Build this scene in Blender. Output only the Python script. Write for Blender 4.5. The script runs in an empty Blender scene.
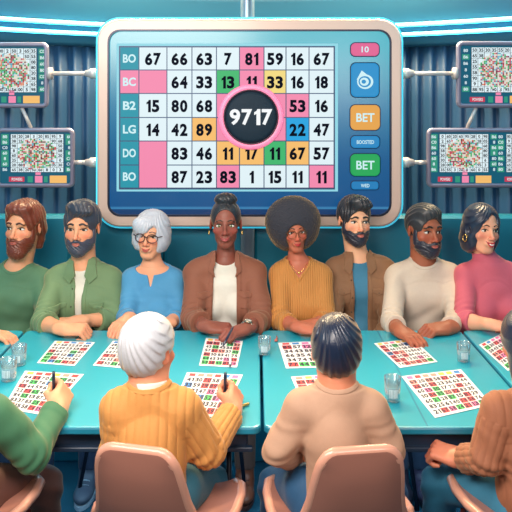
import bpy, math, random
import numpy as np
from math import sin, cos, pi, radians
random.seed(7); np.random.seed(7)
C = bpy.context.scene.collection
F32 = np.float32
# ------------------------------------------------------------------ camera maths
FOC = 740.0; CH = 1.90; HZ = 100.0
def P(px, py, Y):                      # a point seen at (px,py) that stands Y metres away
    return np.array([(px - 256.0) / FOC * Y, Y, CH - (py - HZ) / FOC * Y])
def PT(px, py, z=0.75):                # a point on a horizontal plane
    Y = FOC * (CH - z) / (py - HZ)
    return np.array([(px - 256.0) / FOC * Y, Y, z])
def lin(c):
    return tuple(((v / 255.0) / 12.92 if v / 255.0 <= .04045 else ((v / 255.0 + .055) / 1.055) ** 2.4) for v in c[:3]) + (1.0,)
# ------------------------------------------------------------------ materials
MATS = {}
def mat(name, col, rough=.6, metal=0., emit=0., sheen=0., bump=0., bscale=60., vary=0., attr=False, trans=0., alpha=1., coat=0., wave=None, sheen_col=(255, 225, 190), ecol=None, spec=.5, sss=0.):
    if name in MATS: return MATS[name]
    m = bpy.data.materials.new(name); m.use_nodes = True; nt = m.node_tree; b = nt.nodes['Principled BSDF']
    b.inputs['Base Color'].default_value = lin(col); b.inputs['Roughness'].default_value = rough
    b.inputs['Metallic'].default_value = metal; b.inputs['Specular IOR Level'].default_value = spec
    if coat: b.inputs['Coat Weight'].default_value = coat; b.inputs['Coat Roughness'].default_value = .15
    if emit: b.inputs['Emission Color'].default_value = lin(ecol or col); b.inputs['Emission Strength'].default_value = emit
    if sheen:
        b.inputs['Sheen Weight'].default_value = sheen; b.inputs['Sheen Roughness'].default_value = .35
        b.inputs['Sheen Tint'].default_value = lin(sheen_col)
    if trans: b.inputs['Transmission Weight'].default_value = trans
    if sss:
        b.inputs['Subsurface Weight'].default_value = sss; b.inputs['Subsurface Radius'].default_value = (1, .35, .2)
        b.inputs['Subsurface Scale'].default_value = .012
    if alpha < 1: b.inputs['Alpha'].default_value = alpha
    tc = nt.nodes.new('ShaderNodeTexCoord')
    src = None
    if attr:
        a = nt.nodes.new('ShaderNodeAttribute'); a.attribute_name = 'Col'
        nt.links.new(a.outputs['Color'], b.inputs['Base Color']); src = a.outputs['Color']
    if vary:
        n = nt.nodes.new('ShaderNodeTexNoise'); n.inputs['Scale'].default_value = bscale * .3; n.inputs['Detail'].default_value = 3
        nt.links.new(tc.outputs['Object'], n.inputs['Vector'])
        mr = nt.nodes.new('ShaderNodeMapRange'); mr.inputs['To Min'].default_value = 1 - vary; mr.inputs['To Max'].default_value = 1 + vary
        nt.links.new(n.outputs['Fac'], mr.inputs['Value'])
        mx = nt.nodes.new('ShaderNodeVectorMath'); mx.operation = 'SCALE'
        if src is None: mx.inputs[0].default_value = lin(col)[:3]
        else: nt.links.new(src, mx.inputs[0])
        nt.links.new(mr.outputs[0], mx.inputs['Scale']); nt.links.new(mx.outputs[0], b.inputs['Base Color'])
    if bump or wave:
        bn = nt.nodes.new('ShaderNodeBump'); bn.inputs['Strength'].default_value = bump or .5; bn.inputs['Distance'].default_value = .004
        if wave:
            w = nt.nodes.new('ShaderNodeTexWave'); w.bands_direction = wave[0]; w.inputs['Scale'].default_value = wave[1]
            w.inputs['Distortion'].default_value = .6 if len(wave) < 3 else wave[2]; w.inputs['Detail'].default_value = 1
            nt.links.new(tc.outputs['Object'], w.inputs['Vector']); nt.links.new(w.outputs['Fac'], bn.inputs['Height'])
        else:
            n2 = nt.nodes.new('ShaderNodeTexNoise'); n2.inputs['Scale'].default_value = bscale; n2.inputs['Detail'].default_value = 4
            nt.links.new(tc.outputs['Object'], n2.inputs['Vector']); nt.links.new(n2.outputs['Fac'], bn.inputs['Height'])
        nt.links.new(bn.outputs[0], b.inputs['Normal'])
    MATS[name] = m
    return m
# ------------------------------------------------------------------ objects
def link(o): C.objects.link(o); return o
def tag(o, label=None, cat=None, group=None, kind=None):
    if label: o['label'] = label
    if cat: o['category'] = cat
    if group: o['group'] = group
    if kind: o['kind'] = kind
    return o
def empty(name, loc, label=None, cat=None, group=None):
    o = bpy.data.objects.new(name, None); o.location = tuple(float(v) for v in loc); o.empty_display_size = .1
    link(o); return tag(o, label, cat, group)
def origin_of(parent):
    v = np.zeros(3)
    while parent is not None:
        v += np.array(parent.location); parent = parent.parent
    return v
def mesh_obj(name, V, faces, mats, parent=None, mi=None, col=None, smooth=True, origin=None):
    """V Nx3 world coordinates. faces: (Mx4 or Mx3 array) or list of lists."""
    V = np.asarray(V, dtype=np.float64)
    po = origin_of(parent)
    if origin is None: origin = po if parent is not None else np.array([V[:, 0].mean(), V[:, 1].mean(), V[:, 2].min()])
    me = bpy.data.meshes.new(name)
    L = (V - origin).astype(F32)
    if isinstance(faces, np.ndarray):
        n = faces.shape[1]
        me.vertices.add(len(L)); me.vertices.foreach_set('co', L.ravel())
        me.loops.add(faces.size); me.loops.foreach_set('vertex_index', faces.astype(np.int32).ravel())
        me.polygons.add(len(faces)); me.polygons.foreach_set('loop_start', np.arange(0, faces.size, n, dtype=np.int32))
        me.update(calc_edges=True)
    else:
        me.from_pydata(L.tolist(), [], faces); me.update()
    if smooth: me.polygons.foreach_set('use_smooth', np.ones(len(me.polygons), dtype=bool))
    for m in (mats if isinstance(mats, (list, tuple)) else [mats]): me.materials.append(m)
    if mi is not None: me.polygons.foreach_set('material_index', np.asarray(mi, dtype=np.int32))
    if col is not None:
        a = me.color_attributes.new('Col', 'FLOAT_COLOR', 'POINT'); a.data.foreach_set('color', col.astype(F32).ravel())
    me.validate()
    o = bpy.data.objects.new(name, me); o.location = tuple(float(v) for v in (origin - po)); link(o)
    if parent is not None: o.parent = parent
    return o
# ------------------------------------------------------------------ polygon mesh builder
class MB:
    def __init__(s): s.v = []; s.f = []; s.m = []; s.sm = []
    def add(s, V, faces, mi=0, smooth=True, T=None):
        b = len(s.v)
        for p in V:
            p = np.asarray(p, float)
            if T is not None: p = T(p)
            s.v.append(p)
        for f in faces: s.f.append([b + i for i in f]); s.m.append(mi); s.sm.append(smooth)
    def box(s, c, h, mi=0, bev=0., T=None, R=None):
        c = np.array(c, float); h = np.array(h, float); bev = min(bev, min(h) * .95)
        if bev <= 0:
            V = [np.array([x, y, z]) * h for x in (-1, 1) for y in (-1, 1) for z in (-1, 1)]
            Fc = [(0, 1, 3, 2), (4, 6, 7, 5), (0, 4, 5, 1), (2, 3, 7, 6), (0, 2, 6, 4), (1, 5, 7, 3)]
        else:
            V = []; idx = {}; Fc = []
            for sx in (-1, 1):
                for sy in (-1, 1):
                    for sz in (-1, 1):
                        for ax in range(3):
                            sg = np.array([sx, sy, sz]); p = sg * (h - bev); p[ax] = sg[ax] * h[ax]
                            idx[(sx, sy, sz, ax)] = len(V); V.append(p)
            for ax in range(3):
                a, b = (ax + 1) % 3, (ax + 2) % 3
                for sg in (-1, 1):
                    q = []
                    for (u, w) in ((-1, -1), (1, -1), (1, 1), (-1, 1)):
                        k = [0, 0, 0]; k[ax] = sg; k[a] = u; k[b] = w; q.append(idx[(*k, ax)])
                    Fc.append(q if sg > 0 else q[::-1])
                for u in (-1, 1):
                    for w in (-1, 1):
                        k1 = [0, 0, 0]; k2 = [0, 0, 0]; k1[ax] = -1; k2[ax] = 1
                        k1[a] = k2[a] = u; k1[b] = k2[b] = w
                        q = [idx[(*k1, a)], idx[(*k2, a)], idx[(*k2, b)], idx[(*k1, b)]]
                        Fc.append(q if u * w < 0 else q[::-1])
            for sx in (-1, 1):
                for sy in (-1, 1):
                    for sz in (-1, 1):
                        q = [idx[(sx, sy, sz, 0)], idx[(sx, sy, sz, 1)], idx[(sx, sy, sz, 2)]]
                        Fc.append(q if sx * sy * sz > 0 else q[::-1])
        if R is not None: V = [R @ v for v in V]
        s.add([c + v for v in V], Fc, mi, False, T)
    def tube(s, pts, r, mi=0, n=10, closed=False, T=None, caps=True, sc=None):
        pts = [np.array(p, float) for p in pts]; N = len(pts)
        rs = r if isinstance(r, (list, tuple, np.ndarray)) else [r] * N
        V = []; prev = None
        for i, p in enumerate(pts):
            a = pts[i - 1] if (i > 0 or closed) else p; b = pts[(i + 1) % N] if (i < N - 1 or closed) else p
            t = b - a; t = t / (np.linalg.norm(t) + 1e-12)
            if prev is None:
                up = np.array([0, 0, 1.]) if abs(t[2]) < .9 else np.array([0, 1., 0])
                u = np.cross(t, up)
            else: u = prev - t * np.dot(prev, t)
            u /= np.linalg.norm(u) + 1e-12; prev = u; w = np.cross(t, u)
            for k in range(n):
                A = 2 * pi * k / n; V.append(p + rs[i] * (cos(A) * u + sin(A) * w))
        Fc = []
        for i in range(N if closed else N - 1):
            j = (i + 1) % N
            for k in range(n):
                k2 = (k + 1) % n; Fc.append((i * n + k, i * n + k2, j * n + k2, j * n + k))
        if caps and not closed: Fc.append(tuple(range(n))[::-1]); Fc.append(tuple((N - 1) * n + k for k in range(n)))
        s.add(V, Fc, mi, True, T)
    def lathe(s, prof, c=(0, 0, 0), mi=0, n=28, T=None, R=None):
        V = []; Fc = []
        for (r, z) in prof:
            for k in range(n):
                A = 2 * pi * k / n; q = np.array([r * cos(A), r * sin(A), z])
                V.append(np.array(c, float) + (R @ q if R is not None else q))
        for i in range(len(prof) - 1):
            for k in range(n):
                k2 = (k + 1) % n; Fc.append((i * n + k, i * n + k2, (i + 1) * n + k2, (i + 1) * n + k))
        s.add(V, Fc, mi, True, T)
    def ellipsoid(s, c, r, mi=0, n=20, T=None, mf=None):
        V = []; Fc = []; m = n // 2
        for i in range(m + 1):
            th = pi * i / m
            for k in range(n):
                A = 2 * pi * k / n; V.append(np.array(c, float) + np.array([r[0] * sin(th) * cos(A), r[1] * sin(th) * sin(A), r[2] * cos(th)]))
        for i in range(m):
            for k in range(n):
                k2 = (k + 1) % n; Fc.append((i * n + k, (i + 1) * n + k, (i + 1) * n + k2, i * n + k2))
        b = len(s.f); s.add(V, Fc, mi, True, T)
        if mf:
            for q, f in enumerate(Fc):
                cen = sum(V[i] for i in f) / 4; s.m[b + q] = mf(cen)
    def prism(s, poly, y0, y1, mi=0, T=None, smooth=False):      # poly in x,z ; extruded in y
        n = len(poly); V = [(x, y0, z) for x, z in poly] + [(x, y1, z) for x, z in poly]
        Fc = [tuple(range(n)), tuple(range(2 * n - 1, n - 1, -1))] + [(i, i + n, (i + 1) % n + n, (i + 1) % n) for i in range(n)]
        s.add(V, Fc, mi, smooth, T)
    def build(s, name, mats, parent=None, origin=None):
        o = mesh_obj(name, np.array(s.v), s.f, mats, parent, s.m, smooth=False, origin=origin)
        if len(o.data.polygons) == len(s.sm): o.data.polygons.foreach_set('use_smooth', np.array(s.sm, dtype=bool))
        return o
# ------------------------------------------------------------------ glyphs (built-in font turned into flat meshes)
GL = {}
def glyph(txt, bold=.0):
    key = (txt, bold)
    if key in GL: return GL[key]
    cu = bpy.data.curves.new('glyph', 'FONT'); cu.body = txt; cu.size = 1; cu.align_x = 'CENTER'; cu.align_y = 'CENTER'; cu.offset = bold; cu.resolution_u = 3
    o = bpy.data.objects.new('glyph', cu); link(o); bpy.context.view_layer.update()
    me = o.evaluated_get(bpy.context.evaluated_depsgraph_get()).to_mesh()
    V = np.array([v.co[:] for v in me.vertices]).reshape(-1, 3); Fc = [tuple(p.vertices) for p in me.polygons]
    if len(V):
        c = (V.max(0) + V.min(0)) / 2; V = V - c
    bpy.data.objects.remove(o); bpy.data.curves.remove(cu)
    GL[key] = (V, Fc); return GL[key]
ONE = np.array([(.10, 0), (.27, 0), (.27, .70), (.14, .70), (.10, .62), (.0, .56), (.0, .44), (.10, .49)])
def digits(txt, bold=.03):                 # numerals laid out one by one, the 1 drawn with its flag
    V = []; Fc = []; x = 0
    for ch in txt:
        if ch == '1': v = np.array([(a, b, 0) for a, b in ONE]) + [.03, 0, 0]; f = [(0, 1, 2, 3, 4, 7), (4, 5, 6, 7)]; adv = .36
        else:
            v, f = glyph(ch, bold); e = v.max(0) - v.min(0); v = (v - v.min(0)) * [.46 / max(e[0], .3), .70 / e[1], 1]; adv = .52
        V.append(v + [x, 0, 0]); b0 = sum(len(q) for q in V[:-1]); Fc += [tuple(i + b0 for i in q) for q in f]; x += adv
    V = np.concatenate(V); V = V - (V.max(0) + V.min(0)) / 2; return V, Fc
def dtext(mb, txt, fn, h, mi, bold=.03, sx=1.):
    V, Fc = digits(txt, bold); s = h / .70; mb.add([fn(v[0] * s * sx, v[1] * s) for v in V], Fc, mi, False)
def text(mb, txt, fn, w, h, mi, bold=.012, depth=0.):
    """fn(u,v) -> point; text scaled to fit w x h about u=v=0"""
    V, Fc = glyph(txt, bold)
    if not len(V): return
    ext = V.max(0) - V.min(0)
    sx = w / ext[0]; sy = h / ext[1]
    sx = min(sx, sy * 1.1)
    mb.add([fn(v[0] * sx, v[1] * sy) for v in V], Fc, mi, False)
# ------------------------------------------------------------------ implicit surfaces
def prim(f, lo, hi, k=0., op='u'): return dict(f=f, lo=np.array(lo, float), hi=np.array(hi, float), k=k, op=op, fr=None)
def ell(c, r, k=.0, op='u', R=None):
    c = np.array(c, float); r = np.array(r, float)
    m = r if R is None else np.array([max(r)] * 3)
    def f(X, Y, Z):
        x, y, z = X - c[0], Y - c[1], Z - c[2]
        if R is not None:
            x, y, z = R[0, 0] * x + R[1, 0] * y + R[2, 0] * z, R[0, 1] * x + R[1, 1] * y + R[2, 1] * z, R[0, 2] * x + R[1, 2] * y + R[2, 2] * z
        k0 = np.sqrt((x / r[0]) ** 2 + (y / r[1]) ** 2 + (z / r[2]) ** 2)
        k1 = np.sqrt((x / r[0] ** 2) ** 2 + (y / r[1] ** 2) ** 2 + (z / r[2] ** 2) ** 2) + 1e-6
        return np.where(k0 < .2, -min(r) * .9, k0 * (k0 - 1) / k1)
    return prim(f, c - m, c + m, k, op)
def cap(a, b, ra, rb=None, k=.0, op='u', flat=False, sq=None):
    a = np.array(a, float); b = np.array(b, float); rb = ra if rb is None else rb
    d = b - a; L = np.dot(d, d) + 1e-12; m = max(ra, rb) * (1 if sq is None else max(1, max(sq)))
    q = np.ones(3) if sq is None else np.array(sq, float)
    def f(X, Y, Z):
        x, y, z = X - a[0], Y - a[1], Z - a[2]
        t = (x * d[0] + y * d[1] + z * d[2]) / L; tc = np.clip(t, 0, 1)
        x = (x - tc * d[0]) / q[0]; y = (y - tc * d[1]) / q[1]; z = (z - tc * d[2]) / q[2]
        D = (np.sqrt(x * x + y * y + z * z) - (ra + (rb - ra) * tc)) * min(1., q.min())
        if flat: D = np.maximum(D, (t - 1) * math.sqrt(L))
        return D
    return prim(f, np.minimum(a, b) - m, np.maximum(a, b) + m, k, op)
def boxp(c, h, rd=.0, k=.0, op='u', R=None):
    c = np.array(c, float); h = np.array(h, float); m = h if R is None else np.array([np.linalg.norm(h)] * 3)
    def f(X, Y, Z):
        x, y, z = X - c[0], Y - c[1], Z - c[2]
        if R is not None:
            x, y, z = R[0, 0] * x + R[1, 0] * y + R[2, 0] * z, R[0, 1] * x + R[1, 1] * y + R[2, 1] * z, R[0, 2] * x + R[1, 2] * y + R[2, 2] * z
        qx, qy, qz = np.abs(x) - h[0] + rd, np.abs(y) - h[1] + rd, np.abs(z) - h[2] + rd
        o = np.sqrt(np.maximum(qx, 0) ** 2 + np.maximum(qy, 0) ** 2 + np.maximum(qz, 0) ** 2)
        return o + np.minimum(np.maximum(qx, np.maximum(qy, qz)), 0) - rd
    return prim(f, c - m, c + m, k, op)
def func(f, lo, hi, op='u', k=0.): return prim(f, lo, hi, k, op)
def polyd(poly, x, z):
    x, z = np.broadcast_arrays(x, z)
    d = np.full(x.shape, 1e9, dtype=F32); s = np.ones(x.shape, dtype=F32); n = len(poly)
    for i in range(n):
        ax, az = poly[i]; bx, bz = poly[i - 1]; ex, ez = bx - ax, bz - az; wx, wz = x - ax, z - az
        t = np.clip((wx * ex + wz * ez) / (ex * ex + ez * ez + 1e-12), 0, 1)
        d = np.minimum(d, (wx - ex * t) ** 2 + (wz - ez * t) ** 2)
        c1 = z >= az; c2 = z < bz; c3 = ex * wz > ez * wx
        s = np.where((c1 & c2 & c3) | (~c1 & ~c2 & ~c3), -s, s)
    return s * np.sqrt(d)
def comb(F, d, op, k):
    if op == 'u':
        if k <= 0: return np.minimum(F, d)
        hh = np.maximum(k - np.abs(F - d), 0) / k; return np.minimum(F, d) - hh * hh * k * .25
    if op == 's':
        if k <= 0: return np.maximum(F, -d)
        hh = np.maximum(k - np.abs(F + d), 0) / k; return np.maximum(F, -d) + hh * hh * k * .25
    if op == 'i': return np.maximum(F, d)
    if op == 'd': return F + d
def framed(prims, o, R, s):                 # put head-local prims into the world: p = o + s R q
    out = []
    o = np.array(o, float)
    for p in prims:
        q = dict(p)
        cor = np.array([[x, y, z] for x in (p['lo'][0], p['hi'][0]) for y in (p['lo'][1], p['hi'][1]) for z in (p['lo'][2], p['hi'][2])])
        w = (cor @ R.T) * s + o; q['lo'] = w.min(0); q['hi'] = w.max(0); q['k'] = p['k'] * s
        f0 = p['f']
        def f(X, Y, Z, f0=f0):
            x, y, z = (X - o[0]) / s, (Y - o[1]) / s, (Z - o[2]) / s
            return f0(R[0, 0] * x + R[1, 0] * y + R[2, 0] * z, R[0, 1] * x + R[1, 1] * y + R[2, 1] * z, R[0, 2] * x + R[1, 2] * y + R[2, 2] * z) * s
        q['f'] = f; out.append(q)
    return out
def evalp(prims, X, Y, Z):
    F = np.full(np.broadcast(X, Y, Z).shape, .5, dtype=F32)
    for p in prims: F = comb(F, p['f'](X, Y, Z), p['op'], p['k'])
    return F
def surfmesh(prims, h, lo=None, hi=None, off=0.):
    us = [p for p in prims if p['op'] == 'u']
    if lo is None: lo = np.min([p['lo'] for p in us], 0) - 3 * h - abs(off); hi = np.max([p['hi'] for p in us], 0) + 3 * h + abs(off)
    lo = np.array(lo, float); hi = np.array(hi, float)
    n = np.ceil((hi - lo) / h).astype(int) + 1
    ax = [(lo[i] + h * np.arange(n[i])).astype(F32) for i in range(3)]
    F = np.full(n, .2, dtype=F32)
    for p in prims:
        pad = p['k'] + 3 * h + abs(off) + .012
        if p['op'] == 'i': i0 = [0] * 3; i1 = list(n)
        else:
            i0 = [max(0, int((p['lo'][i] - pad - lo[i]) / h)) for i in range(3)]
            i1 = [min(n[i], int((p['hi'][i] + pad - lo[i]) / h) + 2) for i in range(3)]
        if any(i1[i] <= i0[i] for i in range(3)): continue
        sl = tuple(slice(a, b) for a, b in zip(i0, i1))
        X, Y, Z = ax[0][sl[0]][:, None, None], ax[1][sl[1]][None, :, None], ax[2][sl[2]][None, None, :]
        F[sl] = comb(F[sl], p['f'](X, Y, Z).astype(F32), p['op'], p['k'])
    F -= off
    F[0] = F[-1] = .2; F[:, 0] = F[:, -1] = .2; F[:, :, 0] = F[:, :, -1] = .2
    S = F < 0
    cnt = np.zeros(n - 1, dtype=np.int8)
    for a in (0, 1):
        for b in (0, 1):
            for c in (0, 1):
                cnt += S[a:n[0] - 1 + a, b:n[1] - 1 + b, c:n[2] - 1 + c]
    act = (cnt > 0) & (cnt < 8)
    I = np.argwhere(act)
    if not len(I): return np.zeros((0, 3)), np.zeros((0, 4), int)
    vid = np.full(n - 1, -1, dtype=np.int32); vid[act] = np.arange(len(I))
    acc = np.zeros((len(I), 3)); num = np.zeros(len(I))
    cors = [(a, b, c) for a in (0, 1) for b in (0, 1) for c in (0, 1)]
    vals = {c: F[I[:, 0] + c[0], I[:, 1] + c[1], I[:, 2] + c[2]] for c in cors}
    for c0 in cors:
        for axx in range(3):
            if c0[axx] == 1: continue
            c1 = list(c0); c1[axx] = 1; c1 = tuple(c1)
            a, b = vals[c0], vals[c1]; m = (a < 0) != (b < 0)
            t = np.where(m, a / np.where(m, a - b, 1), 0)
            pp = np.array(c0, float)[None, :].repeat(len(I), 0); pp[:, axx] += t
            acc[m] += pp[m]; num[m] += 1
    V = lo + h * (I + acc / num[:, None])
    faces = []
    for axx in range(3):
        b, c = (axx + 1) % 3, (axx + 2) % 3
        s0 = [slice(None)] * 3; s1 = [slice(None)] * 3
        s0[axx] = slice(0, n[axx] - 1); s1[axx] = slice(1, n[axx])
        A = S[tuple(s0)]; B = S[tuple(s1)]
        E = np.argwhere(A != B)
        E = E[(E[:, b] > 0) & (E[:, c] > 0) & (E[:, b] < n[b] - 1) & (E[:, c] < n[c] - 1)]
        if not len(E): continue
        ins = A[E[:, 0], E[:, 1], E[:, 2]]
        def g(db, dc):
            Q = E.copy(); Q[:, b] -= db; Q[:, c] -= dc; return vid[Q[:, 0], Q[:, 1], Q[:, 2]]
        q = np.stack([g(1, 1), g(0, 1), g(0, 0), g(1, 0)], 1)
        q[~ins] = q[~ins][:, ::-1]; faces.append(q)
    return V, np.concatenate(faces)
def vnormals(V, Fc):
    N = np.zeros_like(V); a = V[Fc[:, 2]] - V[Fc[:, 0]]; b = V[Fc[:, 3]] - V[Fc[:, 1]]; fn = np.cross(a, b)
    for i in range(4): np.add.at(N, Fc[:, i], fn)
    return N / (np.linalg.norm(N, axis=1, keepdims=True) + 1e-12)
def rot(yaw=0, pitch=0, roll=0):
    a, b, c = radians(yaw), radians(pitch), radians(roll)
    Rz = np.array([[cos(a), -sin(a), 0], [sin(a), cos(a), 0], [0, 0, 1]]); Rx = np.array([[1, 0, 0], [0, cos(b), -sin(b)], [0, sin(b), cos(b)]])
    Ry = np.array([[cos(c), 0, sin(c)], [0, 1, 0], [-sin(c), 0, cos(c)]])
    return Rz @ Rx @ Ry
# ------------------------------------------------------------------ heads (local: face towards -Y, origin between the eyes' level and the skull's middle)
def head_local(o):
    jw = o.get('jaw', 1.); fem = o.get('fem', False); jx = .038 if fem else .05
    L = [ell((0, .012, .03), (.075, .094, .086)),
         ell((0, -.028, -.04), ((.056 if fem else .06) * jw, .062, .074), k=.03),
         ell((0, -.058, -.1), (.022 * jw, .02, .018 if not fem else .015), k=.03),
         cap((-jx * jw, -.01, -.072), (-.016 * jw, -.055, -.1), .013, k=.03), cap((jx * jw, -.01, -.072), (.016 * jw, -.055, -.1), .013, k=.03),
         ell((-.043, -.056, -.03), (.02, .02, .016), k=.02), ell((.043, -.056, -.03), (.02, .02, .016), k=.02),
         cap((-.036, -.077, .022), (.036, -.077, .022), .011 if not fem else .007, k=.018),
         ell((-.031, -.097, -.001), (.017, .014, .0125), k=.014, op='s'), ell((.031, -.097, -.001), (.017, .014, .0125), k=.014, op='s'),
         cap((0, -.085, .006), (0, -.107, -.034), .0065, .0085, k=.012),
         ell((0, -.108, -.036), (.0105, .0095, .0085), k=.008),
         ell((-.0125, -.097, -.041), (.0075, .0095, .0065), k=.006), ell((.0125, -.097, -.041), (.0075, .0095, .0065), k=.006),
         ell((0, -.085, -.066), (.027, .013, .016), k=.014),
         ell((0, -.105, -.083), (.012, .008, .005), k=.01, op='s'),
         ]
    for s in (-1, 1):
        L += [ell((s * .077, .012, -.006), (.0075, .019, .03), k=.006, R=rot(s * 22, -10, 0)),
              ell((s * .0865, .006, -.004), (.006, .010, .017), k=.005, op='s', R=rot(s * 22, -10, 0))]
    return L
def front_y(prims, x, z):
    ys = np.linspace(-.17, .02, 191).astype(F32)
    F = evalp(prims, np.full(191, x, dtype=F32), ys, np.full(191, z, dtype=F32)); i = np.argmax(F < 0)
    if not (F < 0).any(): return -.05
    a, b = F[i - 1], F[i]; return float(ys[i - 1] + (ys[i] - ys[i - 1]) * a / (a - b)) if i > 0 else float(ys[0])
def groove(amp, fn, lo=(-.2,) * 3, hi=(.2,) * 3): return func(lambda X, Y, Z: amp * fn(X, Y, Z), lo, hi, op='d')
def hair_prims(style, o):
    strand = lambda n, w=.004: groove(w, lambda X, Y, Z: np.abs(np.sin(n * X + 14 * Y + 6 * np.sin(Z * 30))) - .5)
    skull = lambda t: ell((0, .014, .032), (.075 + t, .094 + t, .087 + t))
    lowcut = lambda zf, zb: func(lambda X, Y, Z: (zf + (zb - zf) * np.clip((Y + .02) / .08, 0, 1)) - Z, (-.2,) * 3, (.2,) * 3, op='i')
    face = lambda w=.061, z0=-.035, h=.092, y0=-.09, x0=0.: ell((x0, y0, z0), (w, .062, h), op='s', k=.008)
    earc = [ell((s * .088, -.004, -.012), (.024, .02, .034), op='s', k=.006) for s in (-1, 1)]
    if style == 'swept':
        L = [skull(.012), ell((0, -.045, .098), (.062, .056, .033), k=.03, R=rot(0, -14, 0)), ell((.02, -.075, .085), (.05, .03, .02), k=.02),
             groove(.0045, lambda X, Y, Z: np.abs(np.sin(150 * X + 30 * Y + 3 * np.sin(60 * Y))) - .5), face(), lowcut(-.03, -.075)] + earc
    elif style == 'wave':            # longer hair combed back over the ear to the nape
        L = [skull(.016), ell((0, -.05, .092), (.066, .05, .03), k=.03), cap((.05, .06, -.02), (.045, .06, -.1), .035, .022, k=.03), cap((-.05, .06, -.02), (-.045, .06, -.1), .035, .022, k=.03),
             groove(.0032, lambda X, Y, Z: np.abs(np.sin(120 * X + 70 * Y + 40 * Z + 3 * np.sin(30 * Y))) - .5), face(.062, -.03, .1)] + [ell((s * .095, -.012, -.012), (.026, .028, .036), op='s', k=.006) for s in (-1, 1)]
    elif style == 'crop':
        L = [skull(.009), ell((0, -.03, .09), (.06, .06, .032), k=.03), groove(.0035, lambda X, Y, Z: np.abs(np.sin(170 * X + 70 * Y + 50 * Z)) - .5), face(.064, -.03, .094), lowcut(-.03, -.075)] + earc
    elif style == 'bob':
        L = [ell((0, .012, .03), (.097, .106, .1)), ell((-.048, .0, -.035), (.05, .075, .06), k=.04), ell((.05, .0, -.035), (.05, .075, .06), k=.04), ell((0, .05, -.03), (.07, .055, .06), k=.04),
             ell((-.03, -.07, .055), (.055, .04, .045), k=.03),
             groove(.003, lambda X, Y, Z: np.abs(np.sin(75 * np.sqrt((X - .02) ** 2 + (Z - .13) ** 2) * 0 + 16 * np.arctan2(X - .02, .16 - Z) * 1.6)) - .5),
             ell((.006, -.11, -.05), (.054, .085, .072), op='s', k=.008), ell((.024, -.115, .01), (.026, .06, .06), op='s', k=.008, R=rot(0, 0, 22)),
             ell((0, -.02, -.15), (.062, .08, .075), op='s', k=.01)]
    elif style == 'afro':
        L = [ell((0, .035, .05), (.168, .13, .152)), ell((0, .03, -.03), (.13, .1, .1), k=.05),
             groove(.0028, lambda X, Y, Z: np.sin(190 * X + 4 * np.sin(110 * Z)) * np.sin(180 * Z + 5 * np.sin(120 * Y)) * np.sin(170 * Y)),
             ell((0, -.13, -.038), (.064, .15, .088), op='s', k=.012), ell((0, -.06, -.16), (.08, .1, .075), op='s', k=.02)]
    elif style == 'bun':
        L = [skull(.005), face(.066, -.03, .112, -.083), lowcut(-.01, -.06)] + earc + [
            ell((0, .0, .122), (.060, .05, .036), k=.004), ]
        L += [groove(.003, lambda X, Y, Z: np.where(Z > .085, np.abs(np.sin(130 * X + 90 * (Z - .1) * np.sign(X) + 60 * Y)) - .5, .3 * (np.abs(np.sin(60 * np.arctan2(X, Z + .02) * .5)) - .5)))]
    elif style == 'longbob':
        L = [ell((0, .012, .03), (.09, .106, .1)), ell((-.055, .015, -.05), (.042, .065, .08), k=.03), ell((.055, .015, -.05), (.042, .065, .08), k=.03), ell((0, .05, -.06), (.075, .05, .085), k=.04),
             groove(.003, lambda X, Y, Z: np.abs(np.sin(26 * np.arctan2(X - .03, .16 - Z))) - .5),
             ell((.0, -.105, -.035), (.06, .09, .098), op='s', k=.008), ell((.016, -.105, .045), (.036, .05, .058), op='s', k=.01, R=rot(0, 0, 16)),
             ell((-.1, -.02, -.012), (.026, .017, .026), op='s', k=.006), ell((0, -.03, -.17), (.06, .08, .075), op='s', k=.01)]
    elif style == 'backlong':
        L = [ell((0, .012, .03), (.092, .11, .102)), ell((0, .045, -.07), (.088, .06, .12), k=.04),
             groove(.003, lambda X, Y, Z: np.abs(np.sin(28 * np.arctan2(X, .18 - Z))) - .5), ell((0, -.12, -.05), (.06, .1, .09), op='s', k=.008)]
    elif style == 'back':            # short hair seen mostly from behind
        L = [ell((0, .012, .034), (.086, .108, .094)), ell((0, .045, -.02), (.068, .055, .055), k=.04),
             groove(.003, lambda X, Y, Z: np.abs(np.sin(24 * np.arctan2(X - .03, .17 - Z) + 6 * np.sin(9 * Y) )) + .4 * np.sin(61 * np.arctan2(X - .03, .17 - Z) + 9 * Y) - .5), face(.064, -.03, .094), ell((0, .02, -.125), (.1, .12, .06), op='s', k=.01)] + \
            [ell((s * .09, -.008, -.02), (.026, .026, .034), op='s', k=.006) for s in (-1, 1)]
    return L
def beard_prims(style):
    b = 1.12 if style == 'long' else 1.
    L = [ell((0, -.034, -.066), (.067, .067, .06 * b)), ell((0, -.066, -.1), (.04, .034 * b, .034 * b), k=.02)]
    if style == 'long': L.append(ell((0, -.066, -.118), (.046, .038, .036), k=.02))
    L += [groove(.003, lambda X, Y, Z: np.abs(np.sin(170 * X + 30 * np.sin(Z * 40))) - .5)]
    L += [ell((0, -.09, -.012), (.060, .08, .050), op='s', k=.006), func(lambda X, Y, Z: Y - .012 - 0 * X, (-.2,) * 3, (.2,) * 3, op='i')]
    L += [ell((s * .066, -.026, -.028), (.0085, .017, .038), k=.018) for s in (-1, 1)]
    L += [cap((s * .004, -.1035, -.0525), (s * .034, -.084, -.068), .0085, .0065, k=.005) for s in (-1, 1)]
    L += [ell((0, -.11, -.067), (.019, .016, .0075), op='s', k=.004)]
    return L
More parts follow.
